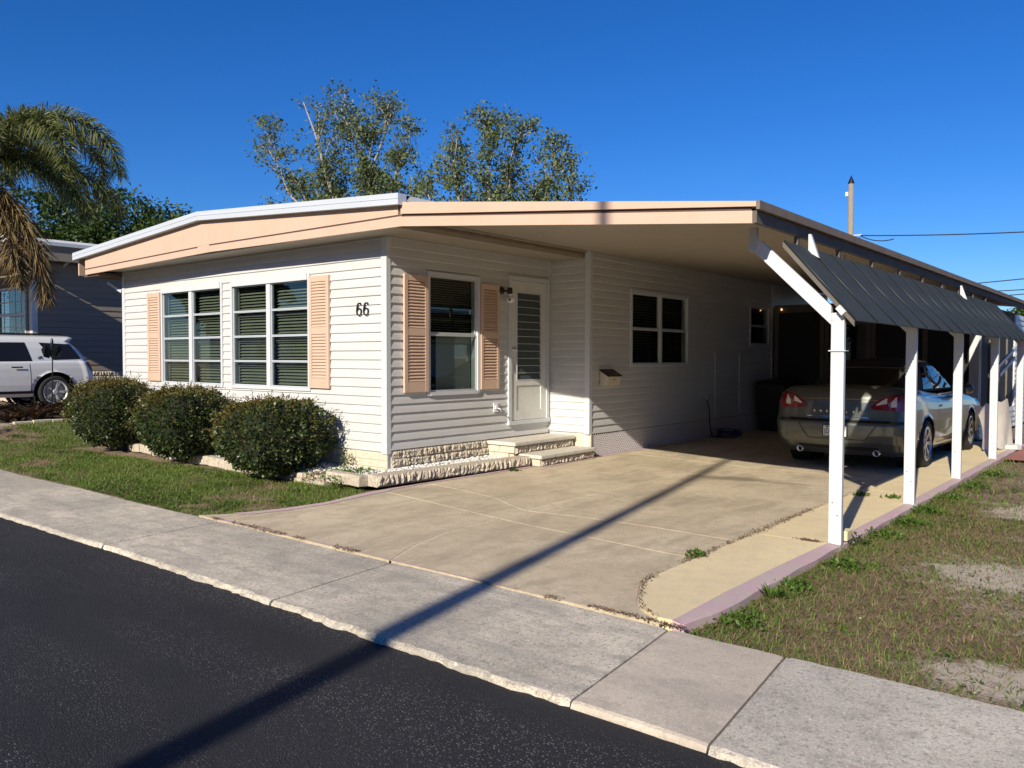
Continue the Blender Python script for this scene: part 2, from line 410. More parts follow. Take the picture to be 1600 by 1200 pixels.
XY = [(-2.52,5.11),(-2.46,4.97),(-2.38,4.88),(-2.25,4.79),(-1.94,4.63),(-1.66,4.585),(-1.2,4.58),(0,4.58),(12,4.6)]
YB = [(.6,.02),(.75,0),(1.3,-.06),(1.84,-.14),(2.15,-.30),(2.45,-.42),(2.8,-.33),(3.09,-.29),(3.79,-.27),(4.28,-.3),(4.7,-.3)]
def dz(x, y=5.): return .045 * float(sst(3.0, .7, x)) * float(sst(-2.5, -.7, y))
def yA(x): return -.70 - .095*(x-.69)

xs = np.concatenate([[-700,-250,-110,-60,-38,-26,-20], np.arange(-17, 12, .14), [13,16,22,34,60,120,300,700]])
ys = np.concatenate([[-700,-250,-100,-50,-25,-14,-12.1,-11.6,-8,-4,-3.75,-3.5], np.arange(-2.9, 14, .14), [16,20,28,45,80,160,400,900]])
GX, GY = np.meshgrid(xs, ys, indexing='ij')
GZ = gz(GX, GY)
GZ = np.where((GY < -2.62) & (GY > -11.7), -.22, GZ)
GZ = np.where(GY < -11.7, -.06, GZ)
GZ = np.where((GX > .78) & (GX < 5.18) & (GY > -2.62) & (GY < 9.8), -.12, GZ)
ni, nj = GX.shape
idx = np.arange(ni*nj).reshape(ni, nj)
gf = np.stack([idx[:-1,:-1], idx[1:,:-1], idx[1:,1:], idx[:-1,1:]], -1).reshape(-1, 4)
g = fast('ground', np.stack([GX, GY, GZ], -1), gf, M['soil'], smooth=True)
tag(g, 'sandy brown soil of the front yards', None, kind='structure')
rd = MB()
rx = [-300,-60,-20] + list(np.arange(-12, 12.1, .5)) + [20,60,300]
rd.grid([[(x, y, -.033) for y in (-11.8, -8, -5, -3.9, -3.66)] for x in rx], len(rx), 5)
tag(rd.build('road', M['asphalt']), 'dark fresh asphalt road surface', kind='structure')

# sidewalk slabs
walk = tag(thing('sidewalk', 'worn grey concrete sidewalk between road and yards', None), kind='structure')
def walk_slab(x0, x1, m, chip, seed):
    rr = random.Random(seed); b = MB(); st = .045 if x1 < 9 and x0 > -5 else .3
    n = max(3, int((x1-x0)/st)); rows = [(-2.565,-.10),(-2.567,-.008),(-2.575,0),(-2.9,0),(-3.2,0),(-3.5,0),(-3.655,-.001),(-3.672,-.007),(-3.682,-.022),(-3.686,-.12)]
    P = []
    ch = 0
    for i in range(n+1):
        s = i/n; e = min(i, n-i); ch = .75*ch + .25*rr.uniform(-1, 1); edge = 1 if e > 0 else 0
        row = []
        for k, (y, z) in enumerate(rows):
            x = x0 + (x1-x0)*s + (-.12 if x0 > -5 else 0)*(y+3.7)/1.1 - (0 if st > .1 else 0)
            yy = y; zz = z
            if k >= 6:
                yy += chip*.035*ch + chip*rr.uniform(-.010,.010) + .02*math.sin(x*.9)
                zz += (chip*rr.uniform(-.010,.003) if k in (7, 8) else 0)
            if k in (0,1,2): yy += .012*math.sin(x*2.1) + rr.uniform(-.004,.004)
            if e == 0 and 1 < k < 9: zz -= .006
            row.append((x, yy, zz))
        P.append(row)
    b.grid(P, n+1, len(rows), flip=True)
    # end skirts so the joint has depth
    for row, fl in ((P[0], False), (P[-1], True)):
        vs = row + [(p[0], p[1], -.12) for p in row]; m_ = len(row)
        fs = [(k, k+1, m_+k+1, m_+k) for k in range(m_-1)]
        b.add(vs, [q[::-1] for q in fs] if fl else fs)
    return b.build('slab', m, walk, smooth=True, autos=9)
js = [-60,-30,-18,-13.2,-8.4,-3.9,.70,3.02,5.30,5.95,8.3,11,16,30,60]
for i in range(len(js)-1):
    m_ = M['walk']; chip = .5
    if abs(js[i]-5.30) < .01: m_ = M['walk_light']; chip = .15
    if js[i] > 5.9: m_ = M['walk_grey']; chip = .8
    if abs(js[i]-3.02) < .01 or abs(js[i]-.70) < .01: chip = 1.0
    walk_slab(js[i]+.006, js[i+1]-.006, m_, chip, i)

# driveway panels
drive = tag(thing('driveway', 'tan painted concrete driveway with pale joints', None), kind='structure')
def panel(yb, yt, xl, xr, nx, ny, m, zoff=.006, g_=.007):
    P = []
    for i in range(nx+1):
        s = i/nx; row = []
        for j in range(ny+1):
            t = j/ny; x = None
            xm = None
            y = (1-t)*-1 + t*1
            # two fixed point steps
            x = 1.0 + 4*s
            for _ in range(6):
                y = (1-t)*(yb(x)+g_) + t*(yt(x)-g_)
                x = (1-s)*(xl(y)+g_*1.8) + s*(xr(y)-g_*1.8)
            e = i in (0, nx) or j in (0, ny)
            row.append((x, y, dz(x, y)+zoff))
        P.append(row)
    b = MB().grid(P, nx+1, ny+1)
    ring = [P[i][0] for i in range(nx+1)] + [P[nx][j] for j in range(1, ny+1)] + [P[i][ny] for i in range(nx-1, -1, -1)] + [P[0][j] for j in range(ny-1, 0, -1)]
    k = len(ring)
    b.add(ring + [(p[0], p[1], p[2]-.05) for p in ring], [(q, k+q, k+(q+1) % k, (q+1) % k) for q in range(k)])
    return b.build('slab', m, drive, smooth=True, autos=30)
fXL = lambda y: interp(XL, y); fXB = lambda y: interp(XB, y); fXY = lambda y: interp(XY, y); fYB = lambda x: interp(YB, x)
yF = lambda x: -2.553
for (yb, yt, ny) in ((yF, yA, 30), (yA, fYB, 10), (fYB, lambda x: 4.05, 24), (lambda x: 4.05, lambda x: 10.05, 10)):
    for (xl, xr) in ((fXL, fXB), (fXB, fXY)):
        panel(yb, yt, xl, xr, 16, ny, M['drive'])
fl = MB(); P = []
for i in range(17):
    s = i/16; row = []
    for j in range(60):
        y = -2.55 + j*12.6/59; x = (1-s)*(fXL(y)+.003) + s*(fXY(y)+.02); row.append((x, y, dz(x, y)+.0035))
    P.append(row)
fl.grid(P, 17, 60); fl.build('joint_filler', M['joint'], drive)
# cream side strip with pink edge
def strip(name, xa, xb, y0, y1, n, m, za, zb, parent, depth=.08):
    P = []
    for j in range(n+1):
        y = y0 + (y1-y0)*j/n
        a, b_ = xa(y), xb(y); P.append([(a+(b_-a)*q/4, y, za+(zb-za)*(q/4)**2) for q in range(5)])
    b = MB().grid(P, n+1, 5, flip=True)
    L = [r[0] for r in P]; Rr = [r[-1] for r in P]
    for e, f_ in ((L, False), (Rr, True)):
        k = len(e); fs = [(i, i+1, k+i+1, k+i) for i in range(k-1)]
        b.add(e + [(p[0], p[1], p[2]-depth) for p in e], fs if f_ else [q[::-1] for q in fs])
    b.add([P[0][0], P[0][-1], (P[0][-1][0], y0, -.05), (P[0][0][0], y0, -.05)], [(3,2,1,0)])
    return b.build(name, m, parent, smooth=True, autos=35)
PI_ = [(-2.5,5.15),(-2.47,5.155),(-1.9,5.145),(-1.0,5.155),(.02,5.19),(2.1,5.21),(10,5.22)]
PO_ = [(-2.5,5.22),(-2.2,5.28),(-1.4,5.285),(0,5.29),(2.4,5.31),(10,5.33)]
fPI = lambda y: interp(PI_, y); fPO = lambda y: interp(PO_, y)
ysplit = [-2.495, .0, 3.0, 6.0, 9.9]
for a, b_ in zip(ysplit, ysplit[1:]):
    strip('slab', lambda y: fXY(y)+.016, lambda y: fPI(y)-.001, a+.004, b_-.004, 24, M['yellow'], .020, .022, drive)
    strip('painted_edge', lambda y: fPI(y)+.001, lambda y: fPO(y)+.006*math.sin(y*9), a+.004, b_-.004, 30, M['pinkpaint'], .0225, .010, drive)
# pink paint line along the house side of the driveway and its street edge
pl = MB(); P = []
for j in range(120):
    y = -2.3 + j*12.2/119; x = fXL(y); w = .05 + .035*abs(math.sin(y*2.3)) + (.05 if y < -.6 else 0) 
    P.append([(x+.004, y, dz(x, y)+.0105), (x+w, y, dz(x+w, y)+.0105)])
pl.grid(P, 120, 2, flip=True)
pl.build('painted_line', M['pinkpaint'], drive)
pl = MB(); P = []
for j in range(80):
    x = .45 + j*3.6/79; w = .004 + .022*abs(math.sin(x*3.7)) + .03*max(0, math.sin(x*1.3+1)); P.append([(x, -2.545, .0105), (x, -2.545+w, .0105)])
pl.grid(P, 80, 2, flip=False); pl.build('painted_line', M['pinkpaint'], drive)
tag(MB().grid([[(x, y, .004+.006*(x < 6)) for y in (7.3, 9.3)] for x in (5.37, 6.9)], 2, 2).build('paved_pad', M['brickpad']), 'red painted concrete pad beyond the last post', kind='structure')

# ---------------------------------------------------------------- walls with separate siding planks
class Wall:
    def __init__(s, O, U, N_): s.O = Vector(O); s.U = Vector(U); s.N = Vector(N_)
    def P(s, u, z, n=0): return s.O + s.U*u + s.N*n + Vector((0,0,z))
    def box(s, mb, u0, u1, z0, z1, n0, n1):
        p = [s.P(u0,z0,n0), s.P(u1,z0,n0), s.P(u1,z0,n1), s.P(u0,z0,n1), s.P(u0,z1,n0), s.P(u1,z1,n0), s.P(u1,z1,n1), s.P(u0,z1,n1)]
        return mb.hexa(p)
def wall_back(w, u0, u1, z0, z1, holes, m, parent, n0=-.09, n1=-.004):
    us = sorted({u0, u1, *[h[0] for h in holes], *[h[1] for h in holes]}); zs = sorted({z0, z1, *[h[2] for h in holes], *[h[3] for h in holes]})
    us = [u for u in us if u0 <= u <= u1]; zs = [z for z in zs if z0 <= z <= z1]
    b = MB()
    for a, c in zip(us, us[1:]):
        for d, e in zip(zs, zs[1:]):
            um, zm = (a+c)/2, (d+e)/2
            if any(h[0] < um < h[1] and h[2] < zm < h[3] for h in holes): continue
            w.box(b, a, c, d, e, n0, n1)
    return b.build('wall', m, parent, fixn=True)
def siding(w, u0, u1, z0, z1, holes, m, parent, pitch=.1113, out=.021):
    n = int(math.ceil((z1-z0)/pitch - 1e-6)); k = 0
    for i in range(n):
        a = z0 + i*pitch; c = min(a+pitch, z1)
        br = sorted({u0, u1, *[min(max(h[j], u0), u1) for h in holes for j in (0, 1)]})
        segs = []
        for p, q in zip(br, br[1:]):
            lo, hi = a, c; um = (p+q)/2; ok = True
            for h in holes:
                if h[0] < um < h[1]:
                    if h[2] <= lo+.004 and h[3] >= hi-.004: ok = False; break
                    if h[2] > lo and h[2] < hi and h[3] >= hi: hi = h[2]
                    elif h[3] > lo and h[3] < hi and h[2] <= lo: lo = h[3]
            if ok and hi-lo > .008: segs.append([p, q, lo, hi])
        mg = []
        for s_ in segs:
            if mg and abs(mg[-1][1]-s_[0]) < 1e-6 and mg[-1][2:] == s_[2:]: mg[-1][1] = s_[1]
            else: mg.append(s_)
        cut = []
        for p, q, lo, hi in mg:                      # panels lap at staggered seams
            if q-p > 2.2:
                c_ = p + (q-p)*(.28+.44*(((i//2)*.618) % 1)); cut += [[p, c_, lo, hi], [c_, q, lo, hi]]
            else: cut.append([p, q, lo, hi])
        for p, q, lo, hi in cut:
            f = lambda z: out - (out-.003)*(z-a)/pitch     # leans in towards the top
            jn = random.uniform(-.0008,.0008)
            prof = [(lo, .001), (lo, f(lo)*.55+jn), (lo+.006 if hi-lo > .02 else lo+.002, f(lo)+jn)]
            if hi > a+pitch*.52 and lo < a+pitch*.4:
                prof += [(a+pitch*.5, f(a+pitch*.5)+.0025+jn)]
            prof += [(hi-.001, f(hi)+jn), (hi-.001, .001)]
            b = MB(); b.prism([w.P(p+.0008, z_, n_) for z_, n_ in prof], w.U*(q-p-.0016))
            b.build('siding_plank', m, parent, fixn=True)
def post_trim(w, u0, u1, z0, z1, n1, m, parent, name='corner_trim'):
    return w.box(MB(), u0, u1, z0, z1, 0, n1).build(name, m, parent, bevel=.004)

home = thing('mobile_home', 'white vinyl sided mobile home with peach fascia and shutters', 'house')
ZB, ZT = .355, 2.945
front = Wall((0,0,0), (-1,0,0), (0,-1,0))       # u runs left from the corner
side = Wall((0,0,0), (0,1,0), (1,0,0))
ret = Wall((0,3.25,0), (1,0,0), (0,-1,0))
side2 = Wall((.72,3.25,0), (0,1,0), (1,0,0))
fw = [(1.50,3.28,1.10,2.55), (3.59,5.30,1.10,2.55)]
fh = [(1.46,3.33,1.05,2.60), (3.55,5.35,1.05,2.60)]
b_ = wall_back(front, 0, 6.66, .1, ZT, fw, M['vinyl'], home)
siding(front, .075, 6.59, ZB, ZT-.002, fh, M['vinyl'], b_)
sw = [(.70,1.60,1.06,2.54)]; dh = (2.25,3.20,.60,2.66)
b_ = wall_back(side, 0, 3.25, .1, ZT, sw+[(2.30,3.16,.60,2.62)], M['vinyl'], home)
siding(side, .045, 3.21, .375, ZT-.002, [(.655,1.65,1.01,2.59), dh], M['vinyl'], b_)
b_ = wall_back(ret, 0, .72, .1, ZT+.03, [], M['vinyl'], home)
siding(ret, .04, .66, .40, ZT, [], M['vinyl'], b_)
s2w = [(1.16,3.0,1.40,2.52), (5.70,6.62,1.78,2.52)]
b_ = wall_back(side2, 0, 6.85, .38, 3.05, s2w, M['vinyl'], home)
s2h = [(1.12,3.05,1.37,2.56), (5.66,6.67,1.74,2.56), (4.12,5.22,.40,1.58)]
siding(side2, .05, 6.80, .385, 3.045, s2h, M['vinyl'], b_)
# access panel: smooth planks inside two trim strips
siding(side2, 4.15, 5.19, .40, 1.58, [], M['vinyl'], b_)
for u in (4.12, 5.19): post_trim(side2, u, u+.03, .385, 1.60, .026, M['white'], home, 'panel_trim')
b = MB()      # hidden rest of the home
b.box(-6.62,-.1,.13,13.6,.05,2.9); b.box(-.09,.62,3.4,13.6,.05,2.9)
inner = None
# corner trims
front.box(MB(), -.022, .075, ZB-.02, ZT-.003, .0, .026).build('corner_trim', M['white'], home, bevel=.004)
side.box(MB(), -.0, .045, ZB-.02, ZT-.003, .0, .0215).build('corner_trim', M['white'], home, bevel=.003)
post_trim(front, 6.59, 6.68, ZB-.02, ZT-.003, .026, M['white'], home)
post_trim(side, 3.21, 3.249, .42, ZT-.003, .022, M['vinyl'], home)
post_trim(ret, .022, .04, .40, ZT-.003, .020, M['vinyl'], home)
ret.box(MB(), .66, .745, .385, 3.045, .0, .026).build('corner_trim', M['white'], home, bevel=.004)
side2.box(MB(), .0, .05, .385, 3.045, .0, .0245).build('corner_trim', M['white'], home, bevel=.003)
post_trim(side2, 6.80, 6.85, .385, 3.045, .026, M['white'], home)
# unseen long walls and rear of the home
b = MB(); b.box(-6.66,-6.56,.1,13.6,.1,ZT); b.box(-6.55,.6,13.5,13.6,.1,ZT); b.box(.62,.715,10.12,13.6,.1,3.04)
b.build('wall', M['vinyl'], home)
# dark rooms behind the windows
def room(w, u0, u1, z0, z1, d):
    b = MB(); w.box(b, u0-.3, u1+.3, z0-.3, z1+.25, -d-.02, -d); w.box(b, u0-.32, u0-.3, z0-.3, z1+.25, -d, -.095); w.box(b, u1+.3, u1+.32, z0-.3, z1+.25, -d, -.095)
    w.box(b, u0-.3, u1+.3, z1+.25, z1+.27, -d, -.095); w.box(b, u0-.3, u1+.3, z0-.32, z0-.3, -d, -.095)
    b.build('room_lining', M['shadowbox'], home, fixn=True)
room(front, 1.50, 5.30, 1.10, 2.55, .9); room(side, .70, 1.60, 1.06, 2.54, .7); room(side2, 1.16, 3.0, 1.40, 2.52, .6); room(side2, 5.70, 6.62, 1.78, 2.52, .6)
# front windows: two columns of four awning panes each, blinds behind
def front_window(u0, u1, z0, z1):
    b = MB()
    front.box(b, u0-.045, u0, z0-.045, z1+.055, -.03, .034); front.box(b, u1, u1+.045, z0-.045, z1+.055, -.03, .034)
    front.box(b, u0, u1, z0-.045, z0, -.03, .036); front.box(b, u0, u1, z1-.035, z1+.052, -.03, .048)
    um = (u0+u1)/2; front.box(b, um-.045, um+.045, z0, z1-.035, -.03, .030)
    wdw = b.build('window', M['white'], home, fixn=True)
    zz = [z0, z0+.345, z0+.695, z0+1.05, z1-.035]
    for (a, c) in ((u0, um-.045), (um+.045, u1)):
        for i in range(4):
            pm = MB(); t = .006
            front.box(pm, a+.012, c-.012, zz[i]+.010, zz[i+1]-.010, -.002-t, -.002)
            pane = pm.build('pane', M['glass'], wdw, fixn=True)
            pane.rotation_euler = (0,0,0)
            fm = MB()
            front.box(fm, a+.001, a+.012, zz[i]+.002, zz[i+1]-.002, -.014, .010); front.box(fm, c-.012, c-.001, zz[i]+.002, zz[i+1]-.002, -.014, .010)
            front.box(fm, a+.012, c-.012, zz[i]+.002, zz[i]+.014, -.014, .013); front.box(fm, a+.012, c-.012, zz[i+1]-.014, zz[i+1]-.002, -.014, .013)
            fm.build('sash', M['white_alu'], wdw, fixn=True)
        # blind slats and jamb of the inner sash
        bm_ = MB(); k = 0; z = z0-.02
        while z < z1-.06:
            front.box(bm_, a+.10, c-.0, z, z+.0025, -.135, -.09)
            bm_.v[-8:] = [(p[0], p[1], p[2] + (.030 if (p[1] > .115) else 0)) for p in bm_.v[-8:]]
            z += .044
        tag(bm_.build('blind', M['blind'], wdw), kind='stuff')
        jm = MB(); front.box(jm, a+.075, a+.10, z0, z1-.03, -.085, -.06)
        for zq in zz[1:4]: front.box(jm, a+.10, c, zq-.075, zq-.035, -.088, -.07)
        jm.build('inner_frame', M['beam'], wdw, fixn=True)
    return wdw
front_window(1.50, 3.28, 1.10, 2.55); front_window(3.59, 5.30, 1.10, 2.55)
def hung_window(w, u0, u1, z0, z1, cols=1, mid=.5, shade=None):
    b = MB(); t = .045
    w.box(b, u0-t, u0, z0-t, z1+t, -.03, .034); w.box(b, u1, u1+t, z0-t, z1+t, -.03, .034); w.box(b, u0, u1, z0-t, z0, -.03, .042); w.box(b, u0, u1, z1, z1+t, -.03, .036)
    if cols == 2: um = (u0+u1)/2; w.box(b, um-.03, um+.03, z0, z1, -.03, .024)
    wd = b.build('window', M['white'], home, fixn=True)
    rng_ = [(u0, u1)] if cols == 1 else [(u0, um-.03), (um+.03, u1)]
    zm = z0 + (z1-z0)*mid
    for a, c in rng_:
        for lo, hi, n in ((z0, zm, .004), (zm, z1, -.012)):
            fm = MB(); s = .024
            w.box(fm, a+.001, a+s, lo+.001, hi-.001, n-.016, n+.010); w.box(fm, c-s, c-.001, lo+.001, hi-.001, n-.016, n+.010)
            w.box(fm, a+s, c-s, lo+.001, lo+s, n-.016, n+.012); w.box(fm, a+s, c-s, hi-s, hi-.001, n-.016, n+.012)
            fm.build('sash', M['sash'] if cols == 1 else M['white'], wd, fixn=True)
            w.box(MB(), a+s, c-s, lo+s, hi-s, n-.006, n-.001).build('pane', M['glass'], wd, fixn=True)
    return wd
wd = hung_window(side, .70, 1.60, 1.06, 2.54)
side.box(MB(), .92, 1.58, 1.08, 1.78, -.10, -.085).build('shade', M['curtain'], wd, fixn=True)
bl = MB()
for k in range(24): side.box(bl, .72, 1.58, 1.80+k*.031, 1.803+k*.031, -.13, -.10)
tag(bl.build('blind', M['blind'], wd), kind='stuff')
wd = hung_window(side2, 1.16, 3.0, 1.40, 2.52, cols=2); bl = MB()
for k in range(24): side2.box(bl, 1.18, 2.98, 1.42+k*.045, 1.424+k*.045, -.15, -.12)
tag(bl.build('blind', M['blind'], wd), kind='stuff')
hung_window(side2, 5.70, 6.62, 1.78, 2.52, cols=1)

# shutters with separate slats
def shutter(w, u0, u1, z0, z1, n0=.020):
    b = MB(); d = .030; r = .055 if u1-u0 > .4 else .045; zm = (z0+z1)/2 + .02
    w.box(b, u0, u0+r, z0, z1, n0, n0+d); w.box(b, u1-r, u1, z0, z1, n0, n0+d)
    for a, c in ((z0, z0+.13), (zm-.045, zm+.045), (z1-.075, z1)): w.box(b, u0+r, u1-r, a, c, n0, n0+d-.002)
    w.box(b, u0+r, u1-r, z0+.13, z1-.075, n0, n0+.004)
    sh = b.build('shutter', M['tan'], home, fixn=True)
    sl = None
    for lo, hi in ((z0+.13, zm-.045), (zm+.045, z1-.075)):
        n = int(round((hi-lo)/.0395)); p = (hi-lo)/n
        for i in range(n):
            z = lo + p*i
            q = MB().prism([w.P(u0+r+.001, z+.003, n0+d-.003), w.P(u0+r+.001, z+.011, n0+d-.001), w.P(u0+r+.001, z+p*.98, n0+.010), w.P(u0+r+.001, z+p*.98-.006, n0+.0045), w.P(u0+r+.001, z+.003, n0+.0045)], w.U*(u1-u0-2*r-.002))
            q.build('slat', M['tan'], sh, fixn=True)
shutter(front, 1.045, 1.452, 1.10, 2.55); shutter(front, 5.352, 5.76, 1.115, 2.54)
shutter(side, .245, .652, 1.07, 2.52); shutter(side, 1.655, 2.03, 1.07, 2.50)

# storm door with jalousie glass
b = MB()
side.box(b, 2.25, 2.31, .60, 2.66, -.03, .040); side.box(b, 3.14, 3.20, .60, 2.66, -.03, .040); side.box(b, 2.31, 3.14, 2.60, 2.66, -.03, .041)
b.build('door_frame', M['white'], home, fixn=True)
side.box(MB(), 2.24, 3.21, .545, .60, -.03, .055).build('door_sill', M['white_dirty'], home, fixn=True)
b = MB(); n0, n1 = -.012, .024
side.box(b, 2.315, 2.44, .605, 2.595, n0, n1); side.box(b, 3.015, 3.135, .605, 2.595, n0, n1)
side.box(b, 2.44, 3.015, 2.44, 2.595, n0, n1); side.box(b, 2.44, 3.015, 1.10, 1.17, n0, n1); side.box(b, 2.44, 3.015, .605, .74, n0, n1)
side.box(b, 2.44, 3.015, .74, 1.10, n0, n1-.012)
door = b.build('door', M['door'], home, fixn=True)
for k in range(12):
    z = 1.175 + k*.105
    MB().prism([side.P(2.445, z, .016), side.P(2.445, z+.004, .018), side.P(2.445, z+.112, .002), side.P(2.445, z+.108, 0)], (0,.565,0)).build('louvre_pane', M['glass_frost'], door, fixn=True)
    side.box(MB(), 2.456, 2.999, z-.004, z+.004, .0165, .0215).build('louvre_clip', M['sash'], door, fixn=True)
fr = MB(); 
for u in (2.44, 3.0): side.box(fr, u, u+.015, 1.17, 2.44, .0, .028)
side.box(fr, 2.455, 3.0, 2.425, 2.44, .0, .028); side.box(fr, 2.455, 3.0, 1.17, 1.185, .0, .028)
fr.build('louvre_frame', M['white_alu'], door, fixn=True)
side.box(MB(), 2.44, 3.015, 1.17, 2.44, -.10, -.08).build('backing', M['shadowbox'], door, fixn=True)
kb = MB().lathe([(.001,.06),(.02,.058),(.026,.045),(.02,.03),(.012,.02),(.03,.012),(.03,0)], 12, side.P(2.375, 1.62, .024), 0); kb.build('handle', M['alloy'], door, smooth=True)
kb = MB(); side.box(kb, 2.36, 2.39, 1.30, 1.42, .024, .034); kb.build('latch_plate', M['alloy'], door)

# house number 66
def six(u, z, h):
    w_ = h*.28; pts = []
    for k in range(25):
        t = -math.pi/2 + 2*math.pi*k/24; pts.append((u - w_*math.cos(t)*.95, z - h*.22 + h*.28*math.sin(t)))
    tail = [(u + w_*.95*math.cos(t), z - h*.22 + h*.70*math.sin(t)) for t in [math.pi*(.0+.5*k/8) for k in range(9)]]
    tail = [(u + (p-u)*1.0, q) for p, q in tail]
    b = MB()
    tail += [(u - w_*.55, z+h*.47), (u - w_*.85, z+h*.33)]
    for path in (pts, tail):
        for (a, c), (d, e) in zip(path, path[1:]):
            wd_ = .020 if abs(d-a) < abs(e-c)*1.0 else .011
            b.bar(front.P(a, c, .026), front.P(d, e, .026), wd_, .012, up=(0,-1,0))
    return b.build('house_number', M['black'], home, fixn=True)
six(.475, 2.093, .155); six(.345, 2.093, .155)

# foundation stones
def rock_mesh(L, h, d, seed, rough=.018):
    rr = random.Random(seed); nu = max(4, int(L/.020)); nv = 5; b = MB(); P = []; s = rr.uniform(0, 50); colr = [rr.uniform(-1,1) for _ in range(nu+1)]
    for i in range(nu+1):
        row = []
        for j in range(nv+1):
            u = L*i/nu; z = h*j/nv; e = min(i, nu-i, 1)*min(j, nv-j, 1)
            n = .62*colr[i] + .55*rr.uniform(-1,1)
            row.append((u + (rr.uniform(-.006,.006) if e else 0), -(d + (rough*(.9+n) if e else -.002)), z + (rr.uniform(-.005,.005) if e else 0)))
        P.append(row)
    b.grid(P, nu+1, nv+1)
    b.add([(0,0,0),(L,0,0),(L,0,h),(0,0,h), P[0][0], P[nu][0], P[nu][nv], P[0][nv]], [(0,1,5,4),(2,3,7,6),(3,0,4,7),(1,2,6,5)])
    return b.mesh('block', M['stone'])
RM = {}
def rock(L, h, d, seed):
    k = (round(L,2), h, d, seed % 4)
    if k not in RM: RM[k] = rock_mesh(k[0]-.006, h, d, seed % 4 + 17)
    return RM[k]
def course(parent, p0, p1, z, h, d, L=.40, seed=0, off=0):   # row of split stones from p0 to p1, face to the right of travel
    p0 = Vector((*p0, 0)); p1 = Vector((*p1, 0)); dv = p1-p0; T = dv.length; dv.normalize()
    n = max(1, round(T/L)); l = T/n; k = 0; u = 0
    cuts = [0] + ([off] if off else []) ; c = off if off else 0
    while c + l < T - .1: c += l; cuts.append(c)
    cuts.append(T); ang = math.atan2(dv.y, dv.x)
    for i, (a, c) in enumerate(zip(cuts, cuts[1:])):
        mw = Matrix.Translation(p0 + dv*(a+.003) + Vector((0,0,z+random.uniform(-.002,.002)))) @ Matrix.Rotation(ang + random.uniform(-.008,.008), 4, 'Z')
        inst(rock(c-a, h, d, seed+i), 'block', parent, mw)
base = MB(); base.box(-.06,-.001,.07,1.86,.02,.37); base.box(-6.6,-.07,.02,.06,.02,.35)
sk = base.build('skirting', M['stone_smooth'], home)
course(sk, (-.02,.06), (-.02,1.86), .268, .100, .03, .40, 1, .17); course(sk, (-.02,.06), (-.02,1.86), .166, .099, .035, .40, 5, .30); course(sk, (-.02,.06), (-.02,1.86), .064, .099, .035, .40, 9, .2)
u = 0
rr = random.Random(3)
for z in (.075, .165, .255):
    u = rr.uniform(.0, .2); 
    us_ = [0]+[u+.4*k for k in range(1, 17)]
    us_ = [q for q in us_ if q < 6.5] + [6.6]
    for a, c in zip(us_, us_[1:]):
        front.box(MB(), a+.004-.01, c-.006-.01, z, z+.086, -.02, .004+rr.uniform(0,.004)).build('block', M['stone_smooth'], sk, bevel=.004, seg=1)
# lattice skirting along the carport wall
def lattice(y0, y1, z0, z1, x):
    b = MB(); w_ = .0085; pitch = .054
    for sgn, xo in ((1, 0), (-1, .004)):
        c = y0 - (z1-z0) - .1
        while c < y1 + (z1-z0) + .1:
            # line y = c + sgn*(z-z0)
            ends = []
            for z in (z0, z1): ends.append((c + sgn*(z-z0), z))
            (ya, za), (yb, zb) = ends
            lo, hi = 0., 1.
            for lim, side_ in ((y0, 1), (y1, -1)):
                fa = side_*(ya-lim); fb = side_*(yb-lim)
                if fa < 0 and fb < 0: lo, hi = 1, 0; break
                if fa < 0: lo = max(lo, fa/(fa-fb))
                if fb < 0: hi = min(hi, fa/(fa-fb))
            if hi-lo > .02:
                p = (ya+(yb-ya)*lo, za+(zb-za)*lo); q = (ya+(yb-ya)*hi, za+(zb-za)*hi)
                b.bar((x+xo, *p), (x+xo, *q), .004, 2*w_, up=(0, -sgn*.7, .7))
            c += pitch
    return b
lt = lattice(3.30, 10.0, .045, .375, .728).build('lattice_skirt', M['lattice'], home); lt['kind'] = 'stuff'
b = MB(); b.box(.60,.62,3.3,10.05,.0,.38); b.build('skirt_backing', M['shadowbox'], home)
MB().box(.64,.745,3.265,3.30,.04,.385).build('skirt_post', M['stone_smooth'], home)
for k, z in enumerate((.06,.17,.28)):
    ret.box(MB(), .40, .63, z, z+.10, -.02, .006).build('block', M['stone_smooth'], sk, bevel=.004, seg=1)

# roof, soffit and fascia of the home (gable faces the street)
YF, XC = -.45, -3.33
def roofz(x): return 3.275 + (3.534-3.275) * (1-abs(x-(-3.29))/4.07)
b = MB()
for x0, x1 in ((-7.36, XC), (XC, .79)):
    z0, z1 = roofz(x0), roofz(x1)
    b.hexa([(x0,YF+.03,z0-.07),(x1,YF+.03,z1-.07),(x1,14.0,z1-.07),(x0,14.0,z0-.07),(x0,YF+.03,z0-.012),(x1,YF+.03,z1-.012),(x1,14.0,z1-.012),(x0,14.0,z0-.012)])
roof = b.build('roof', M['roof'], home)
for x0, x1 in ((-7.36, XC-.001), (XC+.001, .79)):      # white metal cap along the gable edge
    z0, z1 = roofz(x0), roofz(x1)
    c = MB().hexa([(x0,YF-.095,z0-.122),(x1,YF-.095,z1-.122),(x1,YF-.02,z1-.122),(x0,YF-.02,z0-.122),(x0,YF-.095,z0),(x1,YF-.095,z1),(x1,YF+.10,z1),(x0,YF+.10,z0)])
    cp = c.build('roof_cap', M['white_alu'], home, fixn=True)
    q = MB().hexa([(x0,YF-.100,z0-.060),(x1,YF-.100,z1-.060),(x1,YF-.0945,z1-.060),(x0,YF-.0945,z0-.060),(x0,YF-.100,z0-.050),(x1,YF-.100,z1-.050),(x1,YF-.0945,z1-.050),(x0,YF-.0945,z0-.050)])
    q.build('rib', M['white_alu'], cp, fixn=True)
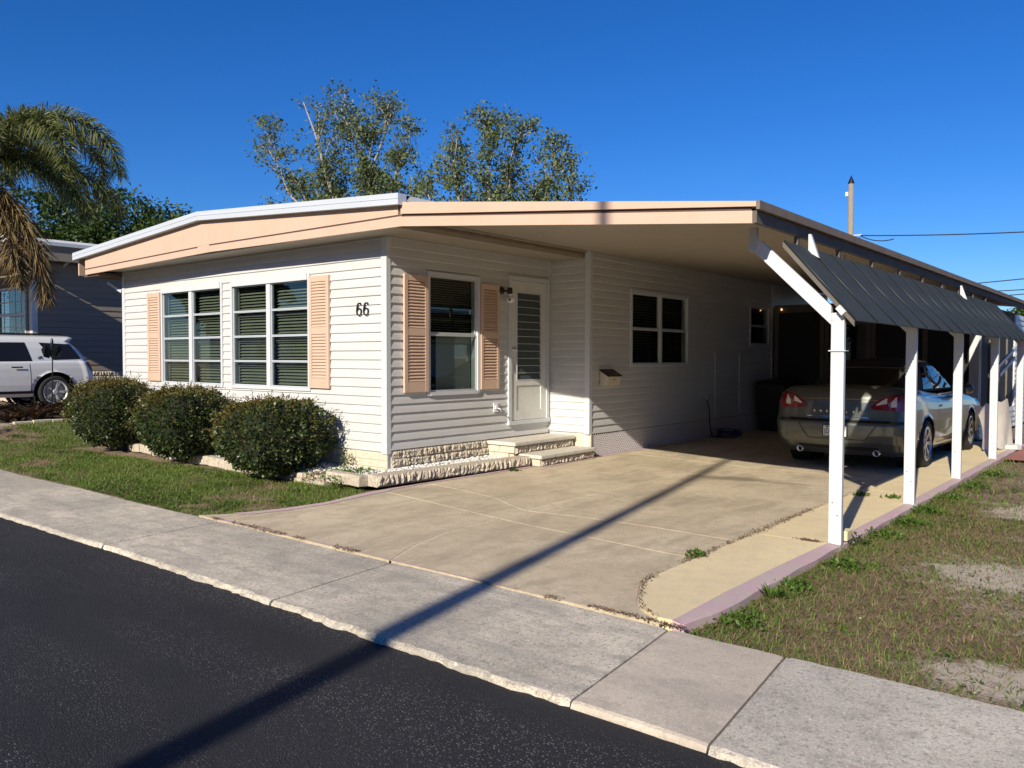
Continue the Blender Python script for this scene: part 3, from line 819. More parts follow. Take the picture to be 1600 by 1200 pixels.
FB = [(-7.06,2.893),(-3.14,2.963),(.755,2.93),(4.735,2.552)]         # lower edge of the fascia
FS = [(-7.06,2.985),(-3.14,3.06),(.755,3.048),(4.745,2.664)]         # groove
FT = [(-7.36,3.16),(-3.33,3.41),(.70,3.165),(.755,3.19),(4.77,2.718)]
def fz(T, x): return interp(T, x)
def fascia(x0, x1, T0, T1, y0, y1, d0=0, d1=0, m=None, nm='fascia_board'):
    p = [(x0,y0,fz(T0,x0)+d0),(x1,y0,fz(T0,x1)+d0),(x1,y1,fz(T0,x1)+d0),(x0,y1,fz(T0,x0)+d0),(x0,y0,fz(T1,x0)+d1),(x1,y0,fz(T1,x1)+d1),(x1,y1,fz(T1,x1)+d1),(x0,y1,fz(T1,x0)+d1)]
    return MB().hexa(p).build(nm, m or M['tan'], home, fixn=True)
for x0, x1 in ((-7.06, -3.45), (-3.139, .754)):
    fascia(x0, x1, FB, FS, YF-.012, YF+.02, 0, -.010)
    fascia(x0, x1, FS, FS, YF-.004, YF+.02, -.010, .010, M['tan_strip'], 'fascia_groove')
fascia(-3.449, -3.141, FB, FS, YF-.012, YF+.02, 0, .008)
for x0, x1 in ((-7.06, -3.331), (-3.329, -3.141), (-3.139, .70)):
    p0, p1 = roofz(x0)-.09, roofz(x1)-.09
    MB().hexa([(x0,YF-.012,fz(FS,x0)+.010),(x1,YF-.012,fz(FS,x1)+.010),(x1,YF+.02,fz(FS,x1)+.010),(x0,YF+.02,fz(FS,x0)+.010),(x0,YF-.012,p0),(x1,YF-.012,p1),(x1,YF+.02,p1),(x0,YF+.02,p0)]).build('fascia_board', M['tan'], home, fixn=True)
# soffit boards under the front and right eaves
for k in range(26):
    x0 = -7.0 + k*.30; x1 = min(x0+.297, .60)
    if x0 < .58: MB().box(x0, x1, YF+.021, -.001 if x1 < .05 else (-.001), ZT+.0, ZT+.012).build('soffit_panel', M['soffit'], home)
for k in range(12):
    y0 = .0 + k*.30; MB().box(.0015, .60, y0, min(y0+.297, 3.249), ZT+.0, ZT+.012).build('soffit_panel', M['soffit'], home)
b = MB().box(-7.2,-6.66,YF+.03,13.8,2.86,2.90); b.build('eave_soffit', M['tan_strip'], home)
MB().hexa([(-7.36,YF+.0,2.90),(-7.32,YF,2.90),(-7.32,14,2.90),(-7.36,14,2.90),(-7.36,YF,3.20),(-7.32,YF,3.20),(-7.32,14,3.20),(-7.36,14,3.20)]).build('eave_fascia', M['tan'], home)
MB().bar((-7.2,-.02,2.80),(-6.69,-.02,2.62),.03,.05).build('eave_brace', M['white'], home)
# stepped trim where the home's eave meets the carport ceiling
for x0, x1, z0, z1, mm in ((.60,.63,2.935,3.10,M['soffit']),(.632,.66,2.985,3.10,M['roofcap']),(.662,.70,3.025,3.10,M['soffit'])):
    MB().box(x0, x1, YF+.022, 3.222, z0, z1).build('eave_trim', mm, home)
# ---------------------------------------------------------------- carport
cp = thing('carport', 'attached carport with sloping peach edged roof on white posts', 'carport')
def cz(x): return 3.045 + (2.615-3.045)*(x-.72)/(4.70-.72)           # ceiling height
def rz_(x): return 3.20 + (2.712-3.20)*(x-.755)/(4.77-.755)
b = MB(); b.hexa([(.74,YF+.04,rz_(.74)-.035),(4.768,YF+.04,rz_(4.768)-.035),(4.768,14.2,rz_(4.768)-.035),(.74,14.2,rz_(.74)-.035),(.74,YF+.04,rz_(.74)),(4.768,YF+.04,rz_(4.768)),(4.768,14.2,rz_(4.768)),(.74,14.2,rz_(.74))])
b.build('roof', M['roof'], cp)
y = YF+.022; k = 0
while y < 14:
    y1 = y+.61
    MB().hexa([(.702,y,cz(.702)),(4.70,y,cz(4.70)),(4.70,y1-.004,cz(4.70)),(.702,y1-.004,cz(.702)),(.702,y,cz(.702)+.03),(4.70,y,cz(4.70)+.03),(4.70,y1-.004,cz(4.70)+.03),(.702,y1-.004,cz(.702)+.03)]).build('ceiling_panel', M['soffit'], cp)
    y = y1
def cfascia(x0, x1, T0, T1, y0, y1, d0, d1, m, nm):
    p = [(x0,y0,fz(T0,x0)+d0),(x1,y0,fz(T0,x1)+d0),(x1,y1,fz(T0,x1)+d0),(x0,y1,fz(T0,x0)+d0),(x0,y0,fz(T1,x0)+d1),(x1,y0,fz(T1,x1)+d1),(x1,y1,fz(T1,x1)+d1),(x0,y1,fz(T1,x0)+d1)]
    return MB().hexa(p).build(nm, m, cp, fixn=True)
cfascia(.756, 4.735, FB, FS, YF-.014, YF+.02, 0, -.016, M['tan'], 'fascia_board')
cfascia(.756, 4.72, FS, FS, YF+.004, YF+.02, -.016, .014, M['tan_strip'], 'fascia_groove')
cfascia(.756, 4.77, FS, FT, YF-.026, YF+.02, .014, 0, M['tan'], 'fascia_board')
MB().box(4.7705,4.80,YF-.024,14.2,2.655,2.722).build('roof_edge', M['roofcap'], cp)
MB().box(4.712,4.757,YF+.022,14.2,2.560,2.654).build('beam', M['beam'], cp)
for k in range(9):
    y = .48 + k*1.12; MB().box(4.716,4.753,y,y+.05,2.36,2.559).build('hanger', M['beam'], cp)
PY = [.05, 2.36, 4.64, 7.2, 9.75]
for i, y in enumerate(PY):
    ps = MB(); ps.box(5.19,5.292,y-.025,y+.025,.015,1.80); ps.prism([(5.19,y-.025,1.8),(5.292,y-.025,1.8),(5.292,y-.025,1.835),(5.268,y-.025,1.86),(5.19,y-.025,1.86)], (0,.05,0))
    po = ps.build('post', M['white_dirty'], cp, fixn=True, bevel=.006)
    MB().prism([(5.189,y-.023,1.765),(5.189,y-.023,1.915),(4.61,y-.023,2.48),(4.51,y-.023,2.50),(4.51,y-.023,2.43)], (0,.046,0)).build('brace', M['white_dirty'], po, fixn=True, bevel=.005)
    br = MB(); br.box(4.505,4.565,y-.030,y+.030,2.40,2.60);  br.build('bracket', M['sash'], po, fixn=True)
    if i == 0:
        MB().box(5.176,5.308,y-.04,y+.04,1.555,1.563).build('band', M['white'], po)
    for dz_, dx in ((.25,.02),(.35,-.02)): MB().lathe([(.001,-.003),(.006,-.002),(.006,0)], 8, (5.24+dx, y-.025, dz_), 1).build('screw', M['beam'], po)
# corrugated awning sheets on purlins
awn = []
A0, A1 = Vector((4.815, 0, 2.455)), Vector((5.385, 0, 1.795)); ad = (A1-A0).normalized(); an = Vector((-ad.z, 0, ad.x)); an = an if an.z > 0 else -an
def awning_sheet(w_=.615):
    b = MB(); n = int(w_/.0585*6); P = []
    for i in range(n+1):
        y = w_*i/n; ph = (y/.0585) % 1; h = .009*math.sin(2*math.pi*ph)
        row = [A0 + an*h + Vector((0,y,0)), (A0+A1)/2 + an*h + Vector((0,y,0)), A1 + an*h + Vector((0,y,0))]
        P.append(row)
    b.grid(P, n+1, 3)
    # raised seam rib at the lap
    b.prism([A0 + an*.006 + Vector((0,-.004,0)), A0 + an*.018 + Vector((0,.0,0)), A0 + an*.018 + Vector((0,.012,0)), A0 + an*.006 + Vector((0,.018,0))], A1-A0)
    # underside
    b.grid([[q - an*.003 for q in r] for r in P], n+1, 3, flip=True)
    return b.mesh('awning_sheet', M['awning'], True)
am = awning_sheet()
for k in range(17):
    y = -.02 + k*.585
    o = inst(am, 'awning_sheet', cp, Matrix.Translation((0, y, .0015*(k % 2))))
for c in (Vector((5.285,0,1.875)), Vector((4.90,0,2.312))):
    a = c + Vector((0,-.05 if c.x > 5 else .02,0)); e = c + Vector((0,9.95,0)); q = [ad*.036+an*.022, -ad*.036+an*.022, -ad*.036-an*.022, ad*.036-an*.022]
    MB().prism([a+k for k in q], e-a).build('purlin', M['white_dirty'], cp, fixn=True)
for y in (.50, 6.85):
    MB().prism([(4.835,y,2.42),(4.925,y,2.36),(4.855,y,2.57),(4.835,y,2.57)], (0,.035,0)).build('gusset', M['white_dirty'], cp, fixn=True)
MB().prism([A0 + Vector((0,-.035,-.005)), A1 + Vector((0,-.035,-.005)), A1 + Vector((0,-.035,-.05)), A0 + Vector((0,-.035,-.05))], (0,.02,0)).build('edge_trim', M['beam'], cp, fixn=True)

# ---------------------------------------------------------------- front steps
st = thing('front_steps', 'two step stone block stair with concrete treads below the door', 'steps')
def tread(x0, x1, y0, y1, z1, t=.05):
    return MB().box(x0, x1, y0, y1, z1-t, z1).build('tread', M['tread'], st, bevel=.012, seg=2)
tread(.025, .52, 1.80, 3.20, .365); tread(.385, .86, 1.93, 3.235, .205)
b = MB(); b.box(.0,.44,1.87,3.18,.02,.312); b.box(.4405,.78,2.0,3.22,.02,.152); b.build('core', M['stone_smooth'], st)
course(st, (.455,1.86), (.455,3.19), .205, .105, .02, .34, 2, .28)
course(st, (.785,1.99), (.785,3.225), .052, .095, .03, .36, 6, .2)
for a, c in ((.006,.21),(.215,.47)):
    MB().box(a, c, 1.835, 1.875, .215, .312).build('block', M['stone_smooth'], st, bevel=.005, seg=1); 
for a, c in ((.006,.12),(.125,.37)): MB().box(a, c, 1.835, 1.875, .11, .21).build('block', M['stone_smooth'], st, bevel=.005, seg=1)
for a, c in ((.455,.62),(.625,.81)): MB().box(a, c, 1.965, 2.005, .055, .15).build('block', M['stone_smooth'], st, bevel=.005, seg=1)

# ---------------------------------------------------------------- stone edging of the gravel bed
ed = thing('bed_edging', 'split face stone edging around the white gravel bed', 'edging')
def slabrow(p0, p1, L, seed, z=.045, h=.13, d=.03, back=.14, sm=False):
    P0 = Vector((*p0,0)); P1 = Vector((*p1,0)); dv = (P1-P0); T = dv.length; dv.normalize(); nrm = Vector((dv.y,-dv.x,0))
    course(ed, p0, p1, z, h, d, L, seed)
    bb = MB(); bb.hexa([P0+Vector((0,0,z)), P1+Vector((0,0,z)), P1-nrm*back+Vector((0,0,z)), P0-nrm*back+Vector((0,0,z)), P0+Vector((0,0,z+h-.001)), P1+Vector((0,0,z+h-.001)), P1-nrm*back+Vector((0,0,z+h-.001)), P0-nrm*back+Vector((0,0,z+h-.001))])
    bb.build('block_core', M['stone'], ed, fixn=True)
slabrow((.45,-.58), (.64,1.93), .40, 3, z=.055)
rr = random.Random(5)
fpts = [(-6.9,-.28,.35),(-5.5,-.36,.40),(-5.05,-.39,.42),(-4.6,-.42,.38),(-4.15,-.46,.42),(-3.7,-.49,.40),(-3.25,-.51,.42),(-2.8,-.53,.4),(-2.35,-.55,.42),(-1.9,-.56,.42),(-1.45,-.57,.4),(-1.0,-.58,.42),(-.55,-.60,.42),(-.10,-.61,.42),(.18,-.62,.26)]
for i, (x, y, L) in enumerate(fpts):
    z = .01 + (.05 if x > -.2 else 0); h = .125
    mb = MB().box(-L/2+.005, L/2-.005, -.07, .07, 0, h)
    o = mb.build('block', M['stone'], ed, bevel=.014, seg=2)
    o.location = (x, y, float(gz(x,y))+z+rr.uniform(-.01,.01)); o.rotation_euler = (rr.uniform(-.05,.05), rr.uniform(-.03,.03), rr.uniform(-.06,.06)-.02)
bed = MB()
P = [[(x, (-.62-.0*x)*(1-t) + (.02)*t if x < .02 else None, 0) for t in (0,.5,1)] for x in (-6.9,-4,-2,0)]
bed.grid([[(x, y0*(1-t)+.015*t, .075+.03*t) for t in np.linspace(0,1,5)] for x, y0 in ((-6.9,-.24),(-5,-.36),(-3.5,-.46),(-2,-.53),(-1,-.56),(-.05,-.58))], 6, 5)
bed.grid([[(-.03+(.42+.08*(y+.58)/2.5+.03)*t, y, .105+.02*(1-t)) for t in np.linspace(0,1,4)] for y in np.linspace(-.57,1.92,9)], 9, 4)
tag(bed.build('planting_bed', M['bedsoil'], smooth=True), 'earth of the planting bed along the house', kind='structure')

# ---------------------------------------------------------------- small fittings on the walls
mbx = thing('mailbox', 'small cream wall mailbox with brown slanted lid', 'mailbox')
MB().prism([(.742,3.50,1.09),(.86,3.50,1.09),(.885,3.50,1.225),(.742,3.50,1.31)], (0,.36,0)).build('box', M['stone_smooth'], mbx, fixn=True, bevel=.004)
MB().prism([(.742,3.485,1.318),(.90,3.485,1.222),(.905,3.485,1.23),(.742,3.485,1.33)], (0,.39,0)).build('lid', M['bronze'], mbx, fixn=True)
MB().box(.875,.893,3.66,3.70,1.17,1.18).build('latch', M['bronze'], mbx)
lp = thing('wall_lantern', 'dark bronze wall lantern beside the storm door', 'lamp')
MB().lathe([(.001,.024),(.05,.024),(.055,.03),(.045,.05),(.02,.06),(.001,.06)], 16, (0,2.10,2.43), 0).build('wall_plate', M['bronze'], lp, smooth=True)
MB().tube([(.05,2.10,2.43),(.09,2.12,2.43),(.11,2.15,2.42)], .014, 8).build('arm', M['bronze'], lp, smooth=True)
MB().lathe([(.001,.05),(.035,.04),(.04,-.03),(.03,-.045),(.001,-.05)], 14, (.12,2.17,2.43), 2).build('shade', M['bronze'], lp, smooth=True)
sc = thing('security_camera', 'small white security camera hanging under the door lantern', 'camera')
MB().lathe([(.001,.06),(.022,.06),(.026,.03),(.026,-.0),(.001,-.0)], 16, (.12,2.18,2.36), 2).build('neck', M['whiteplastic'], sc, smooth=True)
MB().lathe([(.001,.05),(.03,.045),(.05,.02),(.052,0),(.045,-.03),(.02,-.048),(.001,-.05)], 18, (.125,2.18,2.31), 2).build('body', M['whiteplastic'], sc, smooth=True)
MB().lathe([(.001,-.005),(.018,-.004),(.02,.01)], 14, (.14,2.135,2.305), 1).build('lens', M['black'], sc, smooth=True)
ot = thing('wall_outlet', 'white weatherproof outlet low beside the door', 'outlet')
MB().box(.020,.034,1.93,2.03,.745,.875).build('plate', M['whiteplastic'], ot, bevel=.006)
MB().box(.034,.06,1.95,2.01,.79,.84).build('cover', M['white_dirty'], ot, bevel=.004)
MB().tube([(.06,1.98,.80),(.09,2.0,.79),(.085,2.03,.745)], .008, 6).build('plug', M['whiteplastic'], ot, smooth=True)
sp = thing('hose_tap', 'small brass hose tap on the shaded carport wall', 'tap')
MB().tube([(.74,6.85,.83),(.80,6.85,.83),(.83,6.85,.80),(.835,6.85,.76)], .018, 8).build('spout', M['galv'], sp, smooth=True)
MB().lathe([(.001,.01),(.03,.008),(.03,-.008),(.001,-.01)], 10, (.80,6.85,.875), 2).build('handle', M['white'], sp, smooth=True)
MB().box(.738,.744,6.80,6.90,.78,.88).build('wall_plate', M['white_dirty'], sp)
hp = [(.835,6.85,.755),(.83,6.95,.60),(.82,7.0,.30),(.84,7.05,.08)]
for k in range(90):
    t = k*.30; rr_ = .20+.03*math.sin(k*.37); hp.append((1.02+rr_*math.cos(t+2.4), 7.35+rr_*1.2*math.sin(t+2.4), .06+.0016*k+.004*math.sin(k)))
tag(MB().tube(hp, .011, 6).build('garden_hose', M['hose'], smooth=True), 'dark blue garden hose coiled on the carport floor', 'hose')
tb = thing('trash_bin', 'black wheeled trash bin in the dark back corner of the carport', 'bin')
MB().hexa([(.86,9.15,.06),(1.34,9.15,.06),(1.34,9.70,.06),(.86,9.70,.06),(.80,9.05,.98),(1.40,9.05,.98),(1.40,9.80,.98),(.80,9.80,.98)]).build('body', M['bin'], tb, bevel=.02)
MB().hexa([(.78,9.02,.985),(1.42,9.02,.985),(1.42,9.84,.985),(.78,9.84,.985),(.84,9.10,1.05),(1.36,9.10,1.05),(1.36,9.80,1.07),(.84,9.80,1.07)]).build('lid', M['bin'], tb, bevel=.015)
for x in (.84, 1.32): MB().lathe([(.04,-.025),(.10,-.025),(.10,.025),(.04,.025)], 16, (x,9.72,.105), 0, closed=True).build('wheel', M['rubber'], tb)
# loose block behind the first post
tag(MB().box(5.20,5.30,.16,.30,.025,.105).build('loose_brick', M['yellow'], bevel=.006), 'cream concrete block lying behind the nearest white post', 'block')

# ---------------------------------------------------------------- screened porch behind the carport
pc = thing('screened_porch', 'dark screened porch at the back of the carport', 'porch')
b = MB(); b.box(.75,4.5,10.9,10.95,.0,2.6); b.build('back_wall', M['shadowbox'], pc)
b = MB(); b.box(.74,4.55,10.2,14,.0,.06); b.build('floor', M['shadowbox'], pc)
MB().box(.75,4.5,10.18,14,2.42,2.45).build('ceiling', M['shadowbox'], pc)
for a, c in ((.78,.86),(1.72,1.80),(2.70,2.78),(3.62,3.70),(4.40,4.56)):
    MB().box(a, c, 10.10, 10.17, .05, 2.60).build('post', M['beam'] if c < 4 else M['white_dirty'], pc)
MB().box(.861,4.399,10.11,10.16,2.44,2.60).build('header', M['beam'], pc)
for a, c in ((.862,1.718),(2.782,3.618),(3.702,4.398)):
    MB().box(a, c, 10.13, 10.138, .06, 2.439).build('screen', M['screen'], pc)
MB().box(1.802,2.698,10.13,10.138,2.26,2.439).build('screen', M['screen'], pc)
dr = MB(); dr.box(1.81,1.89,10.105,10.15,.07,2.25); dr.box(2.61,2.69,10.105,10.15,.07,2.25); dr.box(1.89,2.61,10.105,10.15,2.16,2.25); dr.box(1.89,2.61,10.105,10.15,.07,.45); dr.box(1.89,2.61,10.105,10.15,1.12,1.20)
dr = dr.build('door', M['beam'], pc)
MB().box(1.891,2.609,10.125,10.132,.451,1.119).build('pane', M['carglass'], dr); MB().box(1.891,2.609,10.125,10.132,1.201,2.159).build('pane', M['carglass'], dr)
# side of the porch: low siding, tall dark screens
psd = Wall((4.56,10.172,0), (0,1,0), (1,0,0))
wb = wall_back(psd, 0, 4.0, .02, .46, [], M['vinyl'], pc, -.06, -.002)
siding(psd, .0, 4.0, .02, .46, [], M['vinyl'], wb)
for k in range(5):
    u = k*1.0; psd.box(MB(), u-.0+.001, u+.045, .461, 2.45, -.05, .012).build('screen_post', M['white_dirty'] if k in (0, 4) else M['beam'], pc)
    if k < 4: psd.box(MB(), u+.046, u+1.0, .461, 2.45, -.03, -.02).build('screen', M['screen'], pc)
psd.box(MB(), 0, 4.05, 2.451, 2.48, -.05, .014).build('header', M['beam'], pc)
wb = wall_back(psd, 4.06, 7.5, .02, 2.47, [], M['vinyl'], pc, -.06, -.002); siding(psd, 4.06, 7.5, .02, 2.46, [], M['vinyl'], wb)
for o_ in (0, .62):
    MB().bar((5.0,8.3+o_*1.6,1.22-.0*o_),(5.0,12.6+o_*1.2,1.98-.05*o_),.035,.06).build('awning_arm', M['white_dirty'], pc)
bl = thing('porch_bulb', 'tiny lit bulb glowing in the dark porch', 'bulb')
em, nt, bs, out = nodes_of('bulb_glow'); bs.inputs['Emission Color'].default_value = (1,.55,.25,1); bs.inputs['Emission Strength'].default_value = 3; bs.inputs['Base Color'].default_value = (1,.7,.4,1)
MB().lathe([(.001,.02),(.010,.014),(.014,0),(.010,-.014),(.001,-.02)], 12, (.93,10.08,2.51), 2).build('globe', em, bl, smooth=True)
MB().box(.905,.955,10.06,10.11,2.53,2.57).build('socket', M['white'], bl)

# cloth sheet spread beside the car and odd bits near the last post
P = []; rr = random.Random(8)
for i in range(19):
    s = i/18; row = []
    for j in range(15):
        t = j/14
        x = 4.86 + .30*s + .10*t + .025*math.sin(s*9+t*3); y = 7.95 + .95*s*1.1 + .28*math.sin(t*2.4) - .1*t
        z = (.70+.10*s)*(1-t)**.85 + .03 + .03*math.sin(s*13+t*2)*t + .02*math.sin(s*22)
        row.append((x, y, max(.022, z)))
    P.append(row)
tag(MB().grid(P, 19, 15).build('cloth_sheet', M['cloth'], smooth=True), 'off white cloth sheet draped beside the parked car', 'sheet')
tag(MB().hexa([(5.05,8.9,.02),(5.35,8.75,.02),(5.40,8.85,.02),(5.10,9.0,.02),(5.05,8.9,.06),(5.35,8.75,.10),(5.40,8.85,.10),(5.10,9.0,.06)]).build('board_offcut', M['white_dirty'], bevel=.004), 'short white board lying by the farthest post', 'board')
tag(MB().tube([(5.62,10.6,-.05),(5.62,10.6,.36)], .03, 10).build('stub_pipe', M['white'], smooth=False), 'short white pipe standing up beyond the red pad', 'pipe')

# ---------------------------------------------------------------- vehicles
def half_contour(w, yr, yf, rcr, rcf, bowr, bowf, nR, nC, nS, nF, barrel):
    pts = []
    for i in range(nR): x = (w-rcr)*i/nR; pts.append((x, yr + bowr*(x/w)**2))
    by = yr + bowr*((w-rcr)/w)**2
    for i in range(nC):
        t = math.pi/2*i/nC; pts.append((w-rcr + rcr*math.sin(t), by + rcr - rcr*math.cos(t)))
    fy = yf - bowf*((w-rcf)/w)**2
    y0, y1 = by+rcr, fy-rcf; ym = (yr+yf)/2; h = (yf-yr)/2
    for i in range(nS+1):
        y = y0 + (y1-y0)*i/nS; pts.append((w - barrel*abs((y-ym)/h)**2.5 + barrel*(abs((y0-ym)/h)**2.5)*0, y))
    for i in range(1, nC+1):
        t = math.pi/2*i/nC; pts.append((w-rcf + rcf*math.cos(t), y1 + rcf*math.sin(t)))
    for i in range(1, nF+1):
        x = (w-rcf)*(1-i/nF); pts.append((x, yf - bowf*(x/w)**2))
    return pts
def smoothint(T, z):
    xs_ = [p[0] for p in T]; n = len(xs_)
    if z <= xs_[0]: return T[0][1:]
    if z >= xs_[-1]: return T[-1][1:]
    i = max(k for k in range(n-1) if xs_[k] <= z); t = (z-xs_[i])/(xs_[i+1]-xs_[i])
    a = T[i][1:]; b_ = T[i+1][1:]
    return tuple(p+(q-p)*t for p, q in zip(a, b_))
def shell(T, nz, topfn, zref, zfix, deck, arches, par, closed_top=True):
    """T rows: z, halfwidth, rear y, front y, rear corner r, front corner r. Returns MB."""
    zs_ = list(np.linspace(T[0][0], T[-1][0], nz)); zs_ = sorted(set([round(z, 4) for z in zs_] + [round(r_[0], 4) for r_ in T]))
    rows = []
    for z in zs_:
        w, yr, yf, r1, r2 = smoothint(T, z)
        c = half_contour(w, yr, yf, r1, r2, *par)
        rows.append([(x, y, z if z < zfix else zfix + (z-zfix)*(topfn(y)-zfix)/(zref-zfix)) for x, y in c])
    if closed_top:
        last = rows[-1]; ymid = (min(p[1] for p in last)+max(p[1] for p in last))/2
        for s in deck:
            rows.append([(x*(1-s), y + (ymid-y)*s*.10, z + .035*(1-(1-s)**2)) for x, y, z in last])
    n = len(rows[0])
    verts = []; faces = []
    full = []
    for r_ in rows:
        full.append(r_[::-1] + [(-x, y, z) for x, y, z in r_[1:]])   # from front, along +x side, rear, then -x side
    m = len(full[0])
    V = [p for r_ in full for p in r_]
    def inside(p): return any((p[1]-ay)**2 + (p[2]-az)**2 < (ar*.999)**2 and abs(p[0]) > .45 for ay, az, ar in arches)
    Vs = []
    for p in V:
        q = p
        for ay, az, ar in arches:
            d = math.hypot(p[1]-ay, p[2]-az)
            if abs(p[0]) > .45 and ar*.80 < d < ar*1.10 and d > 0: q = (p[0], ay+(p[1]-ay)*ar/d, az+(p[2]-az)*ar/d)
        Vs.append(q)
    F_ = []
    for i in range(len(full)-1):
        for j in range(m-1):
            q = (i*m+j, i*m+j+1, (i+1)*m+j+1, (i+1)*m+j)
            c = [sum(V[k][a] for k in q)/4 for a in range(3)]
            if any(math.hypot(c[1]-ay, c[2]-az) < ar*.93 and abs(c[0]) > .45 for ay, az, ar in arches): continue
            F_.append(q)
    b = MB(); b.add(Vs, F_); return b
def bvh_of(b): return BVHTree.FromPolygons([Vector(p) for p in b.v], b.f)
def cast(bvh, o, d, off):
    h = bvh.ray_cast(Vector(o), Vector(d))
    if h[0] is None: return None
    n = h[1]; n = n if n.dot(Vector(d)) < 0 else -n
    return h[0] + n*off
def patch(bvh, fn, nu, nv, off, thick=None):   # fn(s,t) -> (origin, dir)
    P = []
    for i in range(nu+1):
        row = []
        for j in range(nv+1):
            o, d = fn(i/nu, j/nv); q = cast(bvh, o, d, off)
            row.append(q)
        P.append(row)
    b = MB()
    for i in range(nu):
        for j in range(nv):
            q = [P[i][j], P[i+1][j], P[i+1][j+1], P[i][j+1]]
            if any(k is None for k in q): continue
            b.add(q, [(0,1,2,3)])
    bm = bmesh.new(); me = b.mesh('tmp'); bm.from_mesh(me); bmesh.ops.remove_doubles(bm, verts=bm.verts, dist=1e-5); bmesh.ops.recalc_face_normals(bm, faces=bm.faces)
    bm.verts.ensure_lookup_table(); out = MB(); out.v = [tuple(v.co) for v in bm.verts]; out.f = [tuple(v.index for v in f.verts) for f in bm.faces]; bm.free(); bpy.data.meshes.remove(me)
    return out
def from_side(sgn, Pyz): return lambda s, t: ((sgn*3, *Pyz(s, t)), (-sgn, 0, 0))
def quadP(a, b_, c, d): return lambda s, t: tuple((a[k]*(1-s)+b_[k]*s)*(1-t) + (d[k]*(1-s)+c[k]*s)*t for k in (0,1))
def wheel(parent, x, y, z, r, sgn, w_=.21, spokes=7, rimr=.72, m=None):
    t = MB().lathe([(r*.70,-w_/2+.015),(r*.80,-w_/2),(r*.95,-w_/2+.012),(r,-w_/2+.045),(r,w_/2-.045),(r*.95,w_/2-.012),(r*.80,w_/2),(r*.70,w_/2-.015)], 40, (0,0,0), 0, closed=True).build('wheel', M['rubber'], parent, smooth=True)
    t.location = (x, y, z)
    rm = MB().lathe([(r*rimr,-w_/2+.02),(r*rimr,w_/2-.012),(r*(rimr-.06),w_/2-.008),(r*(rimr-.10),w_/2-.03),(r*(rimr-.10),-w_/2+.02)], 40, (0,0,0), 0, closed=True)
    rm.lathe([(.001,w_/2-.02),(r*.13,w_/2-.022),(r*.16,w_/2-.04),(r*.17,w_/2-.09)], 20, (0,0,0), 0)
    for k in range(spokes):
        a = 2*math.pi*k/spokes; ca, sa = math.cos(a), math.sin(a)
        for da in (-.10, .10):
            c2, s2 = math.cos(a+da), math.sin(a+da)
            rm.bar((w_/2-.045, r*.12*ca, r*.12*sa), (w_/2-.030, r*(rimr-.06)*c2, r*(rimr-.06)*s2), .022, .024, up=(1,0,0))
    rm.lathe([(.001,-.02),(r*(rimr-.1),-.02)], 24, (0,0,0), 0)
    o = rm.build('rim', m or M['alloy'], t)
    if sgn < 0: t.rotation_euler.z = math.pi
    return t

# silver convertible, rear towards the street
car = thing('convertible_car', 'silver green convertible car with dark soft top parked in the carport', 'car', loc=(3.81,4.52,.012), rz=R(-.8))
def ctop(y): return interp([(0,1.075),(.25,1.10),(.9,1.085),(1.4,1.03),(2.0,.99),(3.2,.985),(3.9,.93),(4.5,.84),(4.95,.74)], y)
CT = [(.20,.80,.13,4.84,.30,.42),(.26,.86,.07,4.88,.28,.42),(.36,.890,.025,4.91,.26,.42),(.48,.905,.0,4.92,.25,.42),(.60,.912,.0,4.91,.25,.42),(.635,.912,.012,4.90,.25,.42),(.655,.911,.045,4.90,.25,.42),(.72,.910,.055,4.89,.26,.42),(.80,.905,.062,4.88,.27,.42),(.90,.890,.075,4.86,.28,.42),(.97,.868,.095,4.84,.29,.42),(1.02,.838,.118,4.82,.30,.42),(1.055,.795,.145,4.79,.30,.42),(1.075,.74,.185,4.75,.28,.40)]
arch = [(1.03,.325,.375), (3.80,.325,.375)]
body_mb = shell(CT, 34, ctop, 1.075, .62, [.12,.28,.45,.62,.8,1.0], arch, (.16,.22,12,9,90,10,.045))
body = body_mb.build('body', M['carsilver'], car, smooth=True, fixn=True); bv = bvh_of(body_mb)
inn = MB(); inn.box(-.62,.62,.35,4.6,.20,.60); inn.box(-.85,.85,.3,.58,.42,.60)
inn.build('underbody', M['darkseam'], car)
for ay in (1.03, 3.80):
    for s in (-1, 1):
        MB().lathe([(.385,-.30),(.385,-.02)], 28, (s*.87 if s > 0 else -.57, ay, .325), 0).build('wheel_arch', M['darkseam'], car)
GT = [(1.02,.745,.88,3.42,.22,.30),(1.10,.725,.98,3.28,.24,.30),(1.20,.690,1.12,3.08,.26,.30),(1.30,.650,1.28,2.88,.28,.30),(1.38,.612,1.44,2.72,.28,.28),(1.43,.575,1.60,2.60,.26,.26),(1.46,.52,1.78,2.50,.24,.24)]
top_mb = shell(GT, 18, lambda y: 1.46, 1.46, 5, [.2,.45,.7,1.0], [], (.10,.14,8,7,40,8,.03))
top = top_mb.build('soft_top', M['softtop'], car, smooth=True, fixn=True); tv = bvh_of(top_mb)
